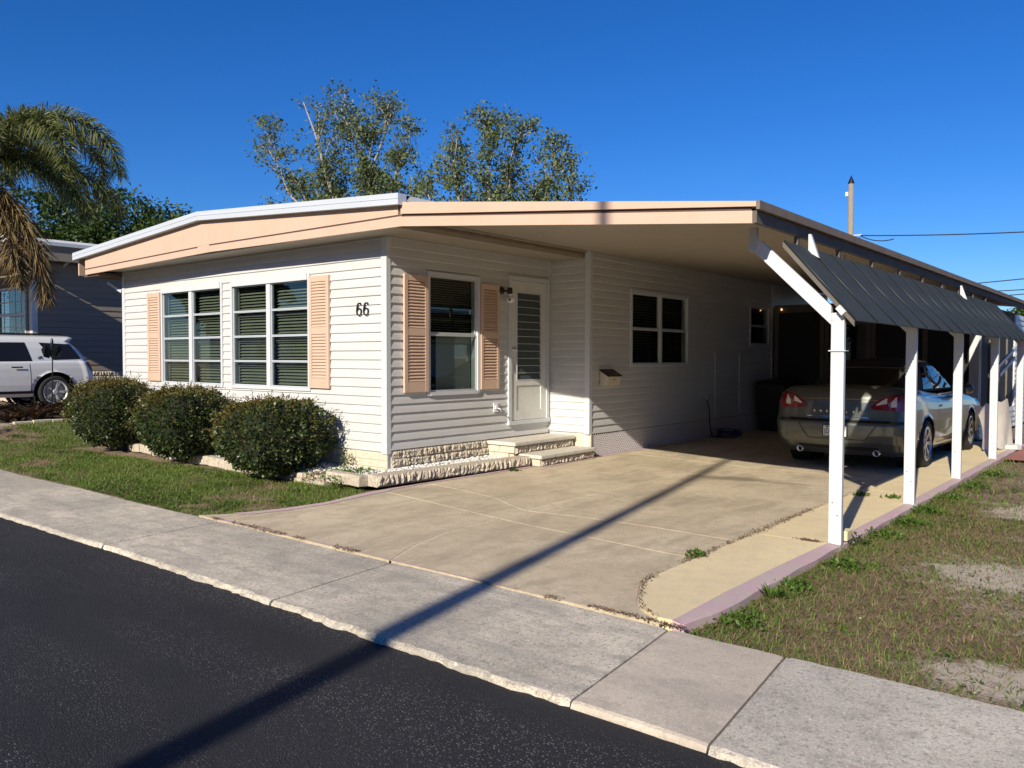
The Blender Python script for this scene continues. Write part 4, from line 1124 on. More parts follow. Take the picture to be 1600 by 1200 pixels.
for s in (-1, 1):
    for (pq, nm) in ((quadP((1.42,1.055),(2.02,1.05),(2.02,1.375),(1.70,1.36)), 'side_window'), (quadP((2.06,1.05),(3.12,1.04),(2.66,1.36),(2.06,1.38)), 'side_window')):
        patch(tv, from_side(s, pq), 12, 8, .006).build(nm, M['carglass'], car, smooth=True)
    patch(tv, from_side(s, quadP((2.10,1.385),(2.70,1.36),(3.22,1.03),(3.28,1.03)), ), 1, 1, .008)
    # chrome strip along the belt
    patch(bv, lambda s_, t, s=s: ((s*3, 1.0+2.5*s_, .948-.035*s_+.012*t), (-s,0,0)), 30, 1, .006).build('belt_trim', M['chrome'], car, smooth=True)
    # door and fuel seams
    for yy in (1.62, 3.02):
        patch(bv, lambda s_, t, s=s, yy=yy: ((s*3, yy+.007*t-.02*(1-s_), .30+.64*s_), (-s,0,0)), 16, 1, .003).build('door_seam', M['darkseam'], car)
    patch(bv, lambda s_, t, s=s: ((s*3, 1.62+1.40*s_, .302+.006*t), (-s,0,0)), 16, 1, .003).build('door_seam', M['darkseam'], car)
    patch(bv, lambda s_, t, s=s: ((s*3, 1.74+.20*s_, .80+.03*t), (-s,0,0)), 6, 2, .022).build('door_handle', M['carsilver'], car, smooth=True)
    mr = MB().lathe([(.001,-.09),(.06,-.07),(.085,0),(.06,.07),(.001,.09)], 14, (s*.98, 3.02, 1.02), 0); mr.bar((s*.86,3.05,.97),(s*.95,3.03,1.0),.05,.03); mr.build('mirror', M['carsilver'], car, smooth=True)
    # wrap-round tail lamps
    phi0, phi1 = R(38), R(8)
    def lamp(s, a0, a1, zlo, zhi, off):
        def fn(u, t):
            x = a0 + (a1-a0)*u; lo, hi = zlo(x), zhi(x); z = lo+(hi-lo)*t
            # rays fan outwards with x so the lamp follows the corner
            d = Vector((-s*max(0, (x-.55))*1.5, 1, 0)).normalized(); tgt = Vector((s*min(x,.86), .10+max(0, x-.72)*1.25, z))
            return (tgt - d*2, d)
        return fn
    zl = lambda x: interp([(.42,.835),(.46,.815),(.6,.806),(.8,.806),(.98,.835)], x)
    zh = lambda x: interp([(.42,.86),(.47,.915),(.55,.965),(.66,1.000),(.78,1.010),(.9,.995),(.98,.97)], x)
    tl = patch(bv, lamp(s, .42, .98, zl, zh, 0), 26, 10, .010).build('taillight', M['redlens'], car, smooth=True)
    z1_ = lambda x: zl(x)+(zh(x)-zl(x))*interp([(.47,.45),(.62,.50),(.68,.55)], x); z2_ = lambda x: zl(x)+(zh(x)-zl(x))*interp([(.47,.60),(.60,.88),(.68,.92)], x)
    patch(bv, lamp(s, .49, .615, z1_, z2_, 0), 10, 5, .014).build('reversing_lens', M['clearlens'], tl, smooth=True)
    z3_ = lambda x: zl(x)+(zh(x)-zl(x))*interp([(.67,.22),(.8,.26)], x); z4_ = lambda x: zl(x)+(zh(x)-zl(x))*interp([(.67,.55),(.73,.88),(.79,.70)], x)
    patch(bv, lamp(s, .665, .735, z3_, z4_, 0), 8, 5, .014).build('indicator_lens', M['clearlens'], tl, smooth=True)
    # bumper to body gap round the corner
    wheel(car, s*.80, 1.03, .325, .325, s); wheel(car, s*.80, 3.80, .325, .325, s)
    ex = MB().lathe([(.034,-.02),(.042,-.02),(.042,.16),(.034,.16)], 20, (s*.50, .10, .245), 1, closed=True).build('exhaust_tip', M['chrome'], car, smooth=True)
    MB().lathe([(.001,.06),(.034,.06)], 16, (s*.50, .10, .245), 1).build('exhaust_bore', M['darkseam'], ex)
rear = lambda f: (lambda s_, t: ((f(s_, t)[0], -2, f(s_, t)[1]), (0,1,0)))
# rear window, deck seams, bumper gap, plate recess
patch(tv, rear(quadP((-.52,1.075),(.52,1.075),(.44,1.32),(-.44,1.32))), 16, 8, .006).build('rear_window', M['carglass'], car, smooth=True)
patch(tv, rear(lambda s_, t: (-.5+s_*1.0, 1.345+.008*t-.02*abs(s_-.5))), 16, 1, .012).build('window_trim', M['chrome'], car, smooth=True)
patch(bv, rear(lambda s_, t: (-.66+1.32*s_, .640+.035*t)), 30, 2, .004).build('bumper_gap', M['darkseam'], car)
patch(bv, rear(lambda s_, t: (-.40+.80*s_, .703+.007*t)), 20, 1, .005).build('boot_seam', M['chrome'], car)
patch(bv, rear(lambda s_, t: (-.50+1.0*s_, .930+.006*t+.012*math.sin(s_*math.pi))), 24, 1, .005).build('boot_crease', M['chrome'], car)
patch(bv, rear(lambda s_, t: ((-.50+1.0*s_)*(.74+.26*t), .415+.185*t)), 20, 5, .004).build('plate_recess', M['carsilver'], car, smooth=True)
for s in (-1, 1):
    patch(bv, rear(lambda s_, t, s=s: (s*((.50*(.74+.26*s_))+.012*t-.004), .415+.185*s_)), 8, 1, .007).build('recess_edge', M['darkseam'], car)
patch(bv, rear(lambda s_, t: (-.37+.74*s_, .408+.010*t)), 12, 1, .007).build('recess_edge', M['darkseam'], car)
pp = MB().box(-.165,.165,-.016,-.006,.435,.600).build('number_plate', M['black'], car, bevel=.003)
MB().box(-.150,.150,-.0185,-.0165,.450,.588).build('plate_face', M['plate'], pp)
t_ = text_mesh('JDK', .082, .001); t_.materials.append(M['platetext'])
inst(t_, 'lettering', pp, Matrix.Translation((-.078,-.0198,.512)) @ Matrix.Rotation(R(90), 4, 'X') @ Matrix.Diagonal((.82,1.15,1,1)))
for x0, x1, z0, z1 in ((-.115,-.085,.566,.583),(-.075,-.03,.566,.580),(-.09,-.0,.454,.464)): MB().box(x0, x1, -.0195, -.0185, z0, z1).build('plate_print', M['platetext'], pp)
for k, ch in enumerate('CHRYSLER'):
    x = -.30 + k*.6/7; q = cast(bv, (x,-2,.775), (0,1,0), .003)
    t_ = text_mesh(ch, .040, .0015); t_.materials.append(M['chrome'])
    inst(t_, 'lettering', car, Matrix.Translation(q) @ Matrix.Rotation(R(96), 4, 'X'))
q = cast(bv, (0,-2,.95), (0,1,0), .008)
MB().lathe([(.001,-.006),(.03,-.004),(.034,.004)], 16, q, 1).build('badge', M['chrome'], car, smooth=True)
MB().box(-.16,-.02,.135,.155,1.052,1.062).build('brake_light', M['darkseam'], car)
patch(bv, rear(lambda s_, t: (-.52+1.04*s_, .27+.05*t)), 16, 2, .004).build('diffuser', M['darkseam'], car)

# white sport utility vehicle in the neighbouring driveway, nose to the street
suv = thing('suv', 'white sport utility vehicle parked in the left neighbour driveway', 'car', loc=(-13.95,2.38,.30), rz=R(180))
# in its own frame the rear is at y=0 and the nose at +y before the half turn
def stop_(y): return interp([(0,1.08),(.6,1.10),(3.2,1.08),(3.9,1.03),(4.6,.92),(4.95,.80)], y)
ST = [(.28,.88,.12,4.86,.30,.45),(.40,.93,.03,4.90,.28,.45),(.55,.95,.0,4.92,.28,.45),(.75,.955,.01,4.91,.28,.45),(.92,.95,.05,4.90,.28,.45),(1.02,.935,.09,4.88,.28,.45),(1.08,.915,.12,4.85,.28,.45)]
sarch = [(1.02,.38,.47),(3.88,.38,.47)]
sb = shell(ST, 26, stop_, 1.08, .8, [.1,.3,.55,.8,1.0], sarch, (.12,.25,10,8,70,10,.04))
sb.build('body', M['carwhite'], suv, smooth=True, fixn=True); sbv = bvh_of(sb)
SG = [(1.05,.90,.14,3.95,.22,.30),(1.20,.87,.22,3.72,.24,.30),(1.40,.82,.36,3.36,.25,.30),(1.56,.76,.52,3.05,.26,.30),(1.64,.71,.42,2.88,.22,.28),(1.68,.63,.46,2.72,.20,.25)]
sg = shell(SG, 18, lambda y: 1.68, 1.68, 5, [.2,.5,.8,1.0], [], (.08,.14,8,7,50,8,.02))
sg.build('cabin', M['carwhite'], suv, smooth=True, fixn=True); sgv = bvh_of(sg)
MB().box(-.8,.8,.3,4.6,.30,.75).build('underbody', M['darkseam'], suv)
for s in (-1, 1):
    for pq in (quadP((.42,1.15),(1.05,1.13),(1.32,1.53),(.64,1.50)), quadP((1.50,1.10),(2.62,1.07),(2.55,1.52),(1.62,1.53)), quadP((2.68,1.07),(3.52,1.06),(2.98,1.50),(2.66,1.52))):
        patch(sgv, from_side(s, pq), 12, 7, .006).build('side_window', M['black'], suv, smooth=True)
    patch(sgv, from_side(s, lambda a, t: (1.44+2.1*a, 1.065-.02*a+.014*t)), 16, 1, .01).build('window_trim', M['chrome'], suv, smooth=True)
    patch(sbv, lambda a, t, s=s: ((s*3*math.cos(R(60)), -.8+.0, .86+.20*t), (-s*.35*1.0, .94, 0)) if False else ((s*3, .10+.20*a*(.4+.6*t)+.02, .86+.20*t), (-s,0,0)), 8, 5, .010).build('taillight', M['redlens'], suv, smooth=True)
    for yy in (1.56, 2.64, 3.66):
        patch(sbv, lambda a, t, s=s, yy=yy: ((s*3, yy+.010*t-.03*(1-a), .42+.62*a), (-s,0,0)), 12, 1, .003).build('door_seam', M['darkseam'], suv)
    for yy in (1.72, 2.80):
        patch(sbv, lambda a, t, s=s, yy=yy: ((s*3, yy+.24*a, .94+.035*t), (-s,0,0)), 6, 2, .03).build('door_handle', M['chrome'], suv, smooth=True)
    patch(sbv, lambda a, t, s=s: ((s*3, 1.5+1.9*a, .36+.06*t), (-s,0,0)), 16, 2, .01).build('sill_trim', M['darkseam'], suv)
    for ay in (1.02, 3.88):
        MB().lathe([(.475,-.34),(.475,-.02)], 28, (s*.93 if s > 0 else -.59, ay, .38), 0).build('wheel_arch', M['darkseam'], suv)
        wheel(suv, s*.83, ay, .38, .38, s, .24, 5, .74, M['sash'])
    MB().bar((s*.62,.75,1.735),(s*.60,2.8,1.735),.03,.03).build('roof_rail', M['darkseam'], suv)
    for a, c in (((1.52,1.24),(1.44,1.16)), ((1.46,1.24),(1.52,1.17)), ((1.53,1.20),(1.45,1.20))):
        qa = cast(sgv, (s*3, 1.32+(a[0]-1.48)*1.2, a[1]-.02), (-s,0,0), .008); qc = cast(sgv, (s*3, 1.32+(c[0]-1.48)*1.2, c[1]-.02), (-s,0,0), .008)
        if qa and qc: MB().bar(qa, qc, .012, .006).build('decal', M['black'], suv)

# ---------------------------------------------------------------- neighbour's home on the left
nb = thing('neighbour_home', 'grey shaded siding home standing behind the white vehicle', 'house')
NX, NY = -15.6, 1.85
ns = Wall((NX,NY,0), (0,1,0), (1,0,0)); nf = Wall((NX,NY,0), (-1,0,0), (0,-1,0))
wb = wall_back(ns, 0, 13, .2, 3.95, [], M['nwall'], nb); siding(ns, .10, 13, 1.12, 3.94, [], M['nwall'], wb, pitch=.165, out=.022)
nh = [(.42,2.4,2.0,3.30)]
wb = wall_back(nf, 0, 7.0, .2, 3.95, nh, M['nwall'], nb); siding(nf, .16, 7.0, 1.12, 3.94, [(.36,2.46,1.94,3.36)], M['nwall'], wb, pitch=.165, out=.022)
nf.box(MB(), -.03, .16, .9, 3.95, 0, .03).build('corner_trim', M['white'], nb); ns.box(MB(), 0, .10, .9, 3.95, 0, .028).build('corner_trim', M['white'], nb)
skn = MB(); ns.box(skn, 0, 13, .2, 1.11, -.05, .01); nf.box(skn, .06, 7, .2, 1.11, -.05, .01); skn = skn.build('skirting', M['stone'], nb)
for zi, z in enumerate((.86,.985)):
    course(skn, (NX+.01,NY), (NX+.01,NY+6), z, .12, .02, .40, zi*3, .1+.15*zi)
b = MB(); nf.box(b, .36, .42, 1.94, 3.36, -.03, .05); nf.box(b, 2.40, 2.46, 1.94, 3.36, -.03, .05); nf.box(b, .42, 2.4, 1.94, 2.0, -.03, .05); nf.box(b, .42, 2.4, 3.30, 3.36, -.03, .05); nf.box(b, .42, 2.4, 2.58, 2.66, -.03, .045)
nw = b.build('window', M['white'], nb, fixn=True)
for lo, hi in ((2.0,2.58),(2.66,3.30)):
    for c in range(5):
        u0 = .42+c*.396
        for r_ in range(2):
            z0 = lo+(hi-lo)*r_/2; nf.box(MB(), u0+.012, u0+.384, z0+.012, z0+(hi-lo)/2-.012, -.02, -.014).build('pane', M['glass'], nw, fixn=True)
    gb = MB()
    for c in range(1, 5): nf.box(gb, .42+c*.396-.010, .42+c*.396+.010, lo, hi, -.024, -.008)
    nf.box(gb, .42, 2.4, (lo+hi)/2-.01, (lo+hi)/2+.01, -.0245, -.0075); gb.build('muntin', M['white'], nw, fixn=True)
bl = MB()
for k in range(32): nf.box(bl, .43, 2.39, 2.0+k*.04, 2.018+k*.04, -.12, -.09)
tag(bl.build('blind', M['white'], nw), kind='stuff'); nf.box(MB(), .2, 2.6, 1.8, 3.5, -.4, -.38).build('room_lining', M['shadowbox'], nb, fixn=True)
MB().box(-23.2,NX+.42,NY-.5,15.5,4.02,4.06).build('soffit', M['nwall'], nb)
MB().box(NX+.42,NX+.46,NY-.5,15.5,3.98,4.38).build('fascia', M['nwall'], nb); MB().box(-23.2,NX+.42,NY-.54,NY-.5,3.98,4.38).build('fascia', M['nwall'], nb)
MB().hexa([(-23.2,NY-.6,4.42),(NX+.52,NY-.6,4.42),(NX+.52,15.6,4.42),(-23.2,15.6,4.42),(-19.6,NY-.6,4.95),(NX-.3,NY-.6,4.62),(NX-.3,15.6,4.62),(-19.6,15.6,4.95)]).build('roof', M['roof'], nb)
MB().box(NX+.465,NX+.53,NY-.6,15.6,4.36,4.45).build('gutter', M['white_alu'], nb)
MB().box(NX-5.5,NX+1.6,NY-3.3,NY-.62,3.90,3.99).build('added_porch_roof', M['nwall'], nb)  # added porch roof on posts, shaped to shade the side siding
for x_ in (NX-5.4, NX-2.4): MB().box(x_,x_+.1,NY-3.25,NY-3.15,.1,3.90).build('added_porch_post', M['white'], nb)
MB().tube([(NX-1.0,7.0,4.4),(NX-1.0,7.0,5.05)], .05, 10).build('vent_pipe', M['white'], nb)
MB().bar((NX+.4,2.6,4.0),(NX+.03,2.6,3.9),.03,.05).build('eave_brace', M['white'], nb)

# ---------------------------------------------------------------- poles and wires
def upole(name, label, x, y, h, r, group, tp=1.0):
    t = thing(name, label, 'pole', group, (x, y, 0))
    MB().tube([(0,0,-.3),(.01,0,h*.5),(0,0,h)], [r*1.1, r*(.5+.5*tp) if tp < 1 else r, r*tp*.8], 14).build('shaft', M['wood'], t, smooth=True)
    MB().lathe([(.001,.32),(r*.95,.02),(r*1.0,0),(r*.9,-.02)], 12, (0,0,h), 2).build('cap', M['black'], t, smooth=True)
    MB().box(-.19,-.08,-.09,.05,h-.50,h-.34).build('fitting', M['white'], t); MB().bar((-.35,0,h-2.05),(.42,0,h-2.05),.05,.06).build('wire_arm', M['galv'], t)
    return t
upole('utility_pole', 'weathered wooden utility pole rising behind the carport roof', -2.7, 26.6, 8.35, .125, None)
upole('utility_pole', 'tall wooden utility pole across the street casting the long shadow', 6.3, -14.2, 13.0, .130, None, .30)
def wire(a, b_, sag, label, r=.022, n=24):
    a = Vector(a); b_ = Vector(b_); pts = [a.lerp(b_, k/n) - Vector((0,0,sag*4*(k/n)*(1-k/n))) for k in range(n+1)]
    tag(MB().tube(pts, r, 6).build('overhead_wire', M['wire'], smooth=True), label, 'wire')
wire((-2.35,26.6,6.28), (12.0,24.0,5.55), .25, 'black overhead wire leaving the wooden utility pole')
wire((-2.35,26.6,6.20), (-1.75,25.9,4.9), -.02, 'short black service wire dropping from the utility pole', .02, 8)
wire((-2.3,26.6,6.25), (-1.0,26.2,5.98), .12, 'loose black cable tail curling beside the utility pole', .02, 14)
wire((-3.0,32.0,4.45), (14.0,30.0,5.25), .05, 'highest of the thin wires low over the carport roof')
wire((-1.0,34.0,4.40), (14.0,30.0,4.40), .05, 'level lowest wire low over the carport roof')
wire((-1.0,34.0,4.10), (14.0,30.0,4.62), .05, 'slanting middle wire low over the carport roof')
# garden ornaments by the vehicle
gs = thing('garden_stake', 'dark metal garden stake with a winged ornament before the white vehicle', 'ornament', loc=(-10.6,.35,.25))
MB().tube([(0,0,-.1),(.01,0,.6),(0,.02,1.42)], .012, 6).build('rod', M['black'], gs); MB().tube([(.0,-.12,.35),(0,-.10,.70)], .008, 6).build('rod', M['black'], gs)
for s in (-1, 1):
    MB().prism([(0,0,1.36),(.02,s*.13,1.50),(.0,s*.20,1.40),(.02,s*.16,1.25),(0,s*.05,1.22)], (.015,0,0)).build('wing', M['black'], gs, fixn=True)
MB().lathe([(.001,.16),(.025,.12),(.03,.02),(.02,-.10),(.001,-.16)], 10, (0,.01,1.48), 2).build('body', M['black'], gs, smooth=True)
for i, (x, y, h) in enumerate(((-9.9,.62,.50),(-9.95,.90,.62))):
    t = thing('garden_pipe', ('lower' if i == 0 else 'taller')+' galvanised pipe stake beside the leftmost hedge bush', 'stake', 'pipe stakes at the plant bed', (x, y, .2))
    MB().tube([(0,0,-.1),(0,0,h)], .038, 10).build('shaft', M['galv'], t, smooth=True); MB().lathe([(.001,.02),(.03,.015),(.04,0)], 10, (0,0,h), 2).build('cap', M['galv'], t)

# added home right of the camera, out of view; blocks sky light into the carport
rh = thing('neighbour_home', 'added pale sided home right of the sandy yard, out of view', 'house')
MB().box(12.6,19.2,.5,14.5,.1,2.9).build('wall', M['vinyl'], rh)
MB().hexa([(12.2,.1,2.9),(19.6,.1,2.9),(19.6,14.9,2.9),(12.2,14.9,2.9),(12.2,.1,3.15),(19.6,.1,3.15),(19.6,14.9,3.15),(12.2,14.9,3.15)]).build('roof', M['roof'], rh)
for y_ in (2.0, 5.0, 8.5): 
    w_ = MB().box(12.56,12.59,y_,y_+1.4,1.1,2.3).build('window', M['white'], rh); MB().box(12.53,12.555,y_+.07,y_+1.33,1.17,2.23).build('pane', M['black'], w_)

for i_, (x0_, x1_) in enumerate(((-30,-17.5),(-14,-1.5),(9.5,23))):  # added homes across the street, out of view; they block low sky light
    oh = thing('added_street_home', ('added pale home down the street on the far side','added pale home directly across the street','added pale home across the street behind the camera')[i_], 'house')
    MB().box(x0_,x1_,-21.5,-15.2,.0,2.8).build('wall', M['vinyl'] if i_ != 1 else M['soffit'], oh)
    MB().hexa([(x0_-.5,-22,2.8),(x1_+.5,-22,2.8),(x1_+.5,-14.7,2.8),(x0_-.5,-14.7,2.8),(x0_-.5,-18.6,3.9),(x1_+.5,-18.6,3.9),(x1_+.5,-18.1,3.9),(x0_-.5,-18.1,3.9)]).build('roof', M['beam'], oh)
    for k_ in range(4):
        xa_ = x0_+1.2+k_*2.9; w_ = MB().box(xa_,xa_+1.4,-15.19,-15.15,1.0,2.2).build('window', M['white'], oh); MB().box(xa_+.08,xa_+1.32,-15.145,-15.13,1.08,2.12).build('pane', M['black'], w_)
# ---------------------------------------------------------------- vegetation helpers
def leaves(C_, D_, N_, L, W, bend=.15):
    """diamond leaves with a fold: C base points, D directions, N approx normals, L lengths, W widths (arrays)."""
    D_ = D_/np.linalg.norm(D_, axis=1, keepdims=True); S_ = np.cross(D_, N_); S_ /= (np.linalg.norm(S_, axis=1, keepdims=True)+1e-9); Nn = np.cross(S_, D_)
    L = L[:,None]; W = W[:,None]
    V = np.stack([C_, C_ + D_*L*.5 + S_*W*.5 + Nn*L*bend*.5, C_ + D_*L, C_ + D_*L*.5 - S_*W*.5 + Nn*L*bend*.5], 1)
    n = len(C_); Fc = np.arange(n*4).reshape(n, 4)
    return V.reshape(-1, 3), Fc
def rdir(n, r=rng):
    v = r.normal(size=(n, 3)); return v/np.linalg.norm(v, axis=1, keepdims=True)

# ---- clipped hedge bushes
def bush(label, cx, cy, z0, hx, hy, h, seed):
    r = np.random.default_rng(seed); t = thing('hedge_bush', label, 'bush', 'clipped bushes before the front windows', (cx, cy, z0))
    def rad(d):      # superellipsoid radius plus lumps
        a = np.abs(d)/np.array([hx, hy, h/2]); k = (a[:,0]**3.3+a[:,1]**3.0+a[:,2]**3.6)**(-1/3.3)
        lump = 1 + .06*np.sin(d[:,0]*9+seed)+.05*np.sin(d[:,1]*11+d[:,2]*7+seed*2)+.04*np.sin(d[:,2]*15+d[:,0]*6)+.035*np.sin(d[:,0]*23+d[:,1]*19)
        return k*lump
    n = 13000; d = rdir(n, r); rr_ = rad(d)*(1-np.abs(r.normal(0,.055,n))); c = d*rr_[:,None] + np.array([0,0,h*.52])
    narrow = 1 - .28*sst(.45, .0, c[:,2]/h); c[:,0] *= narrow; c[:,1] *= narrow
    c[:,2] = np.maximum(c[:,2], .02)
    dirs = d*1.0 + rdir(n, r)*.95 + np.array([0,0,.25]); nr = d + rdir(n, r)*.9
    L = r.uniform(.026,.052,n); V, Fc = leaves(c, dirs, nr, L, L*r.uniform(.5,.75,n))
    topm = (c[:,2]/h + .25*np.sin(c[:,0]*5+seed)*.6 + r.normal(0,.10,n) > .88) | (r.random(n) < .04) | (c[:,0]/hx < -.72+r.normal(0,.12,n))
    Vv = V.reshape(-1,4,3)
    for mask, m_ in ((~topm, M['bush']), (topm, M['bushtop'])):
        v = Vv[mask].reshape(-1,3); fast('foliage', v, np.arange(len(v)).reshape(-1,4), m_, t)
    # stray shoots
    n2 = 260; d2 = rdir(n2, r); d2[:,2] = np.abs(d2[:,2]); p = d2*(rad(d2)*1.02)[:,None] + np.array([0,0,h*.52]); allv = []
    k = 5; P_ = np.repeat(p, k, 0) + np.repeat(d2, k, 0)*np.tile(np.linspace(0,.09,k), n2)[:,None]
    V, Fc = leaves(P_, rdir(n2*k, r)+np.repeat(d2, k, 0), rdir(n2*k, r), r.uniform(.02,.036,n2*k), r.uniform(.012,.02,n2*k)); fast('shoots', V, Fc, M['bushtop'], t)
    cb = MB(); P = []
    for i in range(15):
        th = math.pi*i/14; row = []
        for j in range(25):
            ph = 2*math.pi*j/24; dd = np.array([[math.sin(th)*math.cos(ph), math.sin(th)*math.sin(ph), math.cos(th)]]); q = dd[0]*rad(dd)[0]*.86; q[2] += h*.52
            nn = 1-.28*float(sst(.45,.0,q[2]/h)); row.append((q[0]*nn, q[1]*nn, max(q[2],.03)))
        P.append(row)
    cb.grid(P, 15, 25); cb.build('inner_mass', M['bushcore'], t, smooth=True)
    MB().tube([(0,0,-.05),(.01,.0,h*.5)], [.04,.03], 8).build('stem', M['barkdark'], t)
bush('clipped hedge bush nearest the house corner, rightmost of the three', -1.30, -.70, .05, .64, .58, .89, 3)
bush('clipped hedge bush between the two others under the front window', -3.60, -.62, .05, .57, .54, .97, 8)
bush('clipped hedge bush farthest from the corner, leftmost of the three', -5.95, -.55, .05, .60, .54, 1.04, 14)

# ---- trees
def tree(label, name, base, limbs, leafm, barkm, nleaf, lsize, clump, seed, trunk_r=.2, group='trees behind the homes', sub=6, droop=0., blobs=None, subl=(.14,.34), sxy=1., sz=1.):
    r = np.random.default_rng(seed); t = thing(name, label, 'tree', group, base)
    b = MB(); tips = []
    for (p0, p1, r0) in limbs:
        p0 = Vector(p0); p1 = Vector(p1); p1 = Vector((p1.x*sxy, p1.y*sxy, p1.z if p1.z < 4.3 else 4.3+(p1.z-4.3)*sz)); n = 7; side_ = Vector(r.normal(size=3)); side_.z = 0; L = (p1-p0).length
        path = [p0.lerp(p1, k/n) + side_*(.05*L*math.sin(math.pi*k/n)) + Vector(r.normal(size=3))*.012*L*(0 < k < n) for k in range(n+1)]
        b.tube(path, [r0*(1-.82*k/n) for k in range(n+1)], 7)
        for q in range(sub):
            k = r.uniform(.30, 1.0); i = min(n-1, int(k*n)); o = path[i].lerp(path[i+1], k*n-i); d = (p1-p0).normalized()*.75 + Vector(r.normal(size=3))*.55; d.z += .25 - droop; d.normalize()
            l = L*r.uniform(*subl); e = o + d*l; mid = o.lerp(e, .5) + Vector(r.normal(size=3))*.06*l
            b.tube([o, mid, e], [r0*.30*(1-.5*k)+.008, r0*.18+.006, .006], 5); tips.append((e, l)); tips.append((mid, l*.8))
            for _ in range(3):
                d2 = (d*.7 + Vector(r.normal(size=3))*.6); d2.normalize(); e2 = mid + d2*l*.55; b.tube([mid, e2], [.012,.004], 4); tips.append((e2, l*.6))
        tips.append((p1, .25*L))
    b.build('trunk', barkm, t, smooth=True)
    if blobs:
        for c, rad_ in blobs:
            for _ in range(int(26*rad_**2)):
                d = rdir(1, r)[0]; tips.append((Vector(c)+Vector(d)*rad_*r.uniform(.72,1.0), .5))
    P0 = np.array([tuple(p) for p, l in tips]); k = r.integers(0, len(tips), nleaf); c = P0[k] + r.normal(size=(nleaf,3))*clump*np.array([1,1,.8])
    L = r.uniform(.6,1.3,nleaf)*lsize; dirs = rdir(nleaf, r) + np.array([0,0,-droop]); V, Fc = leaves(c, dirs, rdir(nleaf, r)+np.array([0,0,.6]), L, L*r.uniform(.4,.65,nleaf))
    fast('crown', V, Fc, leafm, t)
    return t
T1 = [((0,0,0),(.2,.3,5.0),.26), ((.1,.1,4.0),(-5.1,-2.9,11.4),.13), ((.1,.1,4.2),(-3.0,-1.8,13.6),.15), ((.2,.2,4.6),(-1.0,-.5,13.3),.15), ((.2,.2,4.8),(1.7,1.2,13.0),.15), ((.2,.3,4.6),(2.8,1.8,12.0),.13), ((.2,.3,4.4),(3.0,2.1,9.4),.12), ((.1,.1,4.0),(-3.4,-2.0,10.0),.12), ((.1,.2,4.4),(.6,.5,11.4),.12),((.1,.1,4.0),(-1.8,-1.2,10.8),.12),((.2,.2,4.4),(3.4,2.6,8.0),.1),((.2,.2,4.4),(1.6,1.2,8.6),.1),((.1,.1,4.2),(-2.2,-1.6,8.2),.1)]
tree('tall sparse grey green tree behind the roof, left of the two', 'shade_tree', (-21.6,17.7,.2), T1, M['euc'], M['bark'], 30000, .17, .21, 21, sub=13, subl=(.07,.20), sxy=.74, sz=.93)
T2 = [((0,0,0),(-.2,.2,4.2),.24), ((-.1,.1,3.4),(-2.3,-1.6,8.4),.12), ((-.1,.1,3.6),(-1.2,-.9,10.2),.13), ((-.1,.1,3.8),(.2,.2,11.0),.14), ((-.1,.1,3.6),(1.4,1.0,10.6),.12), ((0,0,3.4),(2.9,2.2,10.4),.11), ((0,0,3.2),(3.8,2.9,8.0),.10), ((0,0,3.4),(2.2,1.7,8.4),.11), ((0,0,3.2),(-2.2,-1.7,6.8),.10),((0,0,3.4),(.8,.6,8.8),.11),((0,0,3.2),(-3.4,-2.6,7.2),.1),((0,0,3.2),(3.6,2.8,6.9),.1),((0,0,3.2),(-1.4,-1.0,7.6),.1),((0,0,3.2),(1.6,1.2,7.4),.1)]
tree('leafy grey green tree behind the carport roof, right of the two', 'shade_tree', (-14.2,17.8,.2), T2, M['euc'], M['bark'], 32000, .16, .21, 34, sub=13, subl=(.08,.21), sxy=.80, sz=.90)
T3 = [((0,0,0),(0,0,4.0),.3), ((0,0,3),(-2.4,-1,7.0),.14), ((0,0,3),(2.4,1.2,7.2),.14), ((0,0,3.4),(.4,.4,8.4),.14), ((0,0,3),(-4,-2,6.2),.12)]
tree('dense dark green round tree behind the left neighbour home', 'broadleaf_tree', (-34.0,11.1,.2), T3, M['dkleaf'], M['barkdark'], 42000, .22, .28, 40, sub=5, blobs=[((.9,1.0,7.0),2.5),((2.8,2.4,6.6),1.9),((-2.2,-1.6,7.3),2.4),((3.6,3.2,5.4),1.3),((-4.5,-3,6.4),2.2),((0,0,5.2),2.6)])
T4 = [((0,0,0),(0,0,3.2),.2), ((0,0,2),(1.0,.8,4.4),.1), ((0,0,2),(-1,-.5,4.2),.1)]
tree('small green tree at the far right beyond the carport', 'broadleaf_tree', (1.6,47.0,0), T4, M['dkleaf'], M['barkdark'], 4000, .30, .3, 50, blobs=[((.4,.4,3.8),1.2),((-.6,-.3,3.4),1.1)])
# unseen trees across the street, for window reflections and blocking low sky
for i, (x, y, s_) in enumerate(((-15,-25,1.5),(-22,-24,1.6),(-29,-25,1.5),(-36,-20,1.6),(-8,-26,1.4),(26,-22,1.4))):
    t_src = tree('unseen dark broad tree across the street, opposite the home' if i == 0 else 'unseen dark tree %s across the street' % ('at the corner lot','behind the far kerb','far down the road','behind the camera','right of the camera')[i-1], 'broadleaf_tree', (x, y, 0), [((0,0,0),(0,0,2.8*s_),.22),((0,0,2.2),(-1.5,.5,4.4*s_),.1),((0,0,2.2),(1.5,-.4,4.6*s_),.1)], M['dkleaf'], M['barkdark'], 5200, .70, .35, 60+i, group='trees across the street', sub=3, blobs=[((0,0,4.4*s_),1.9*s_),((1.4,.6,3.6*s_),1.5*s_),((-1.5,-.4,3.7*s_),1.5*s_)])

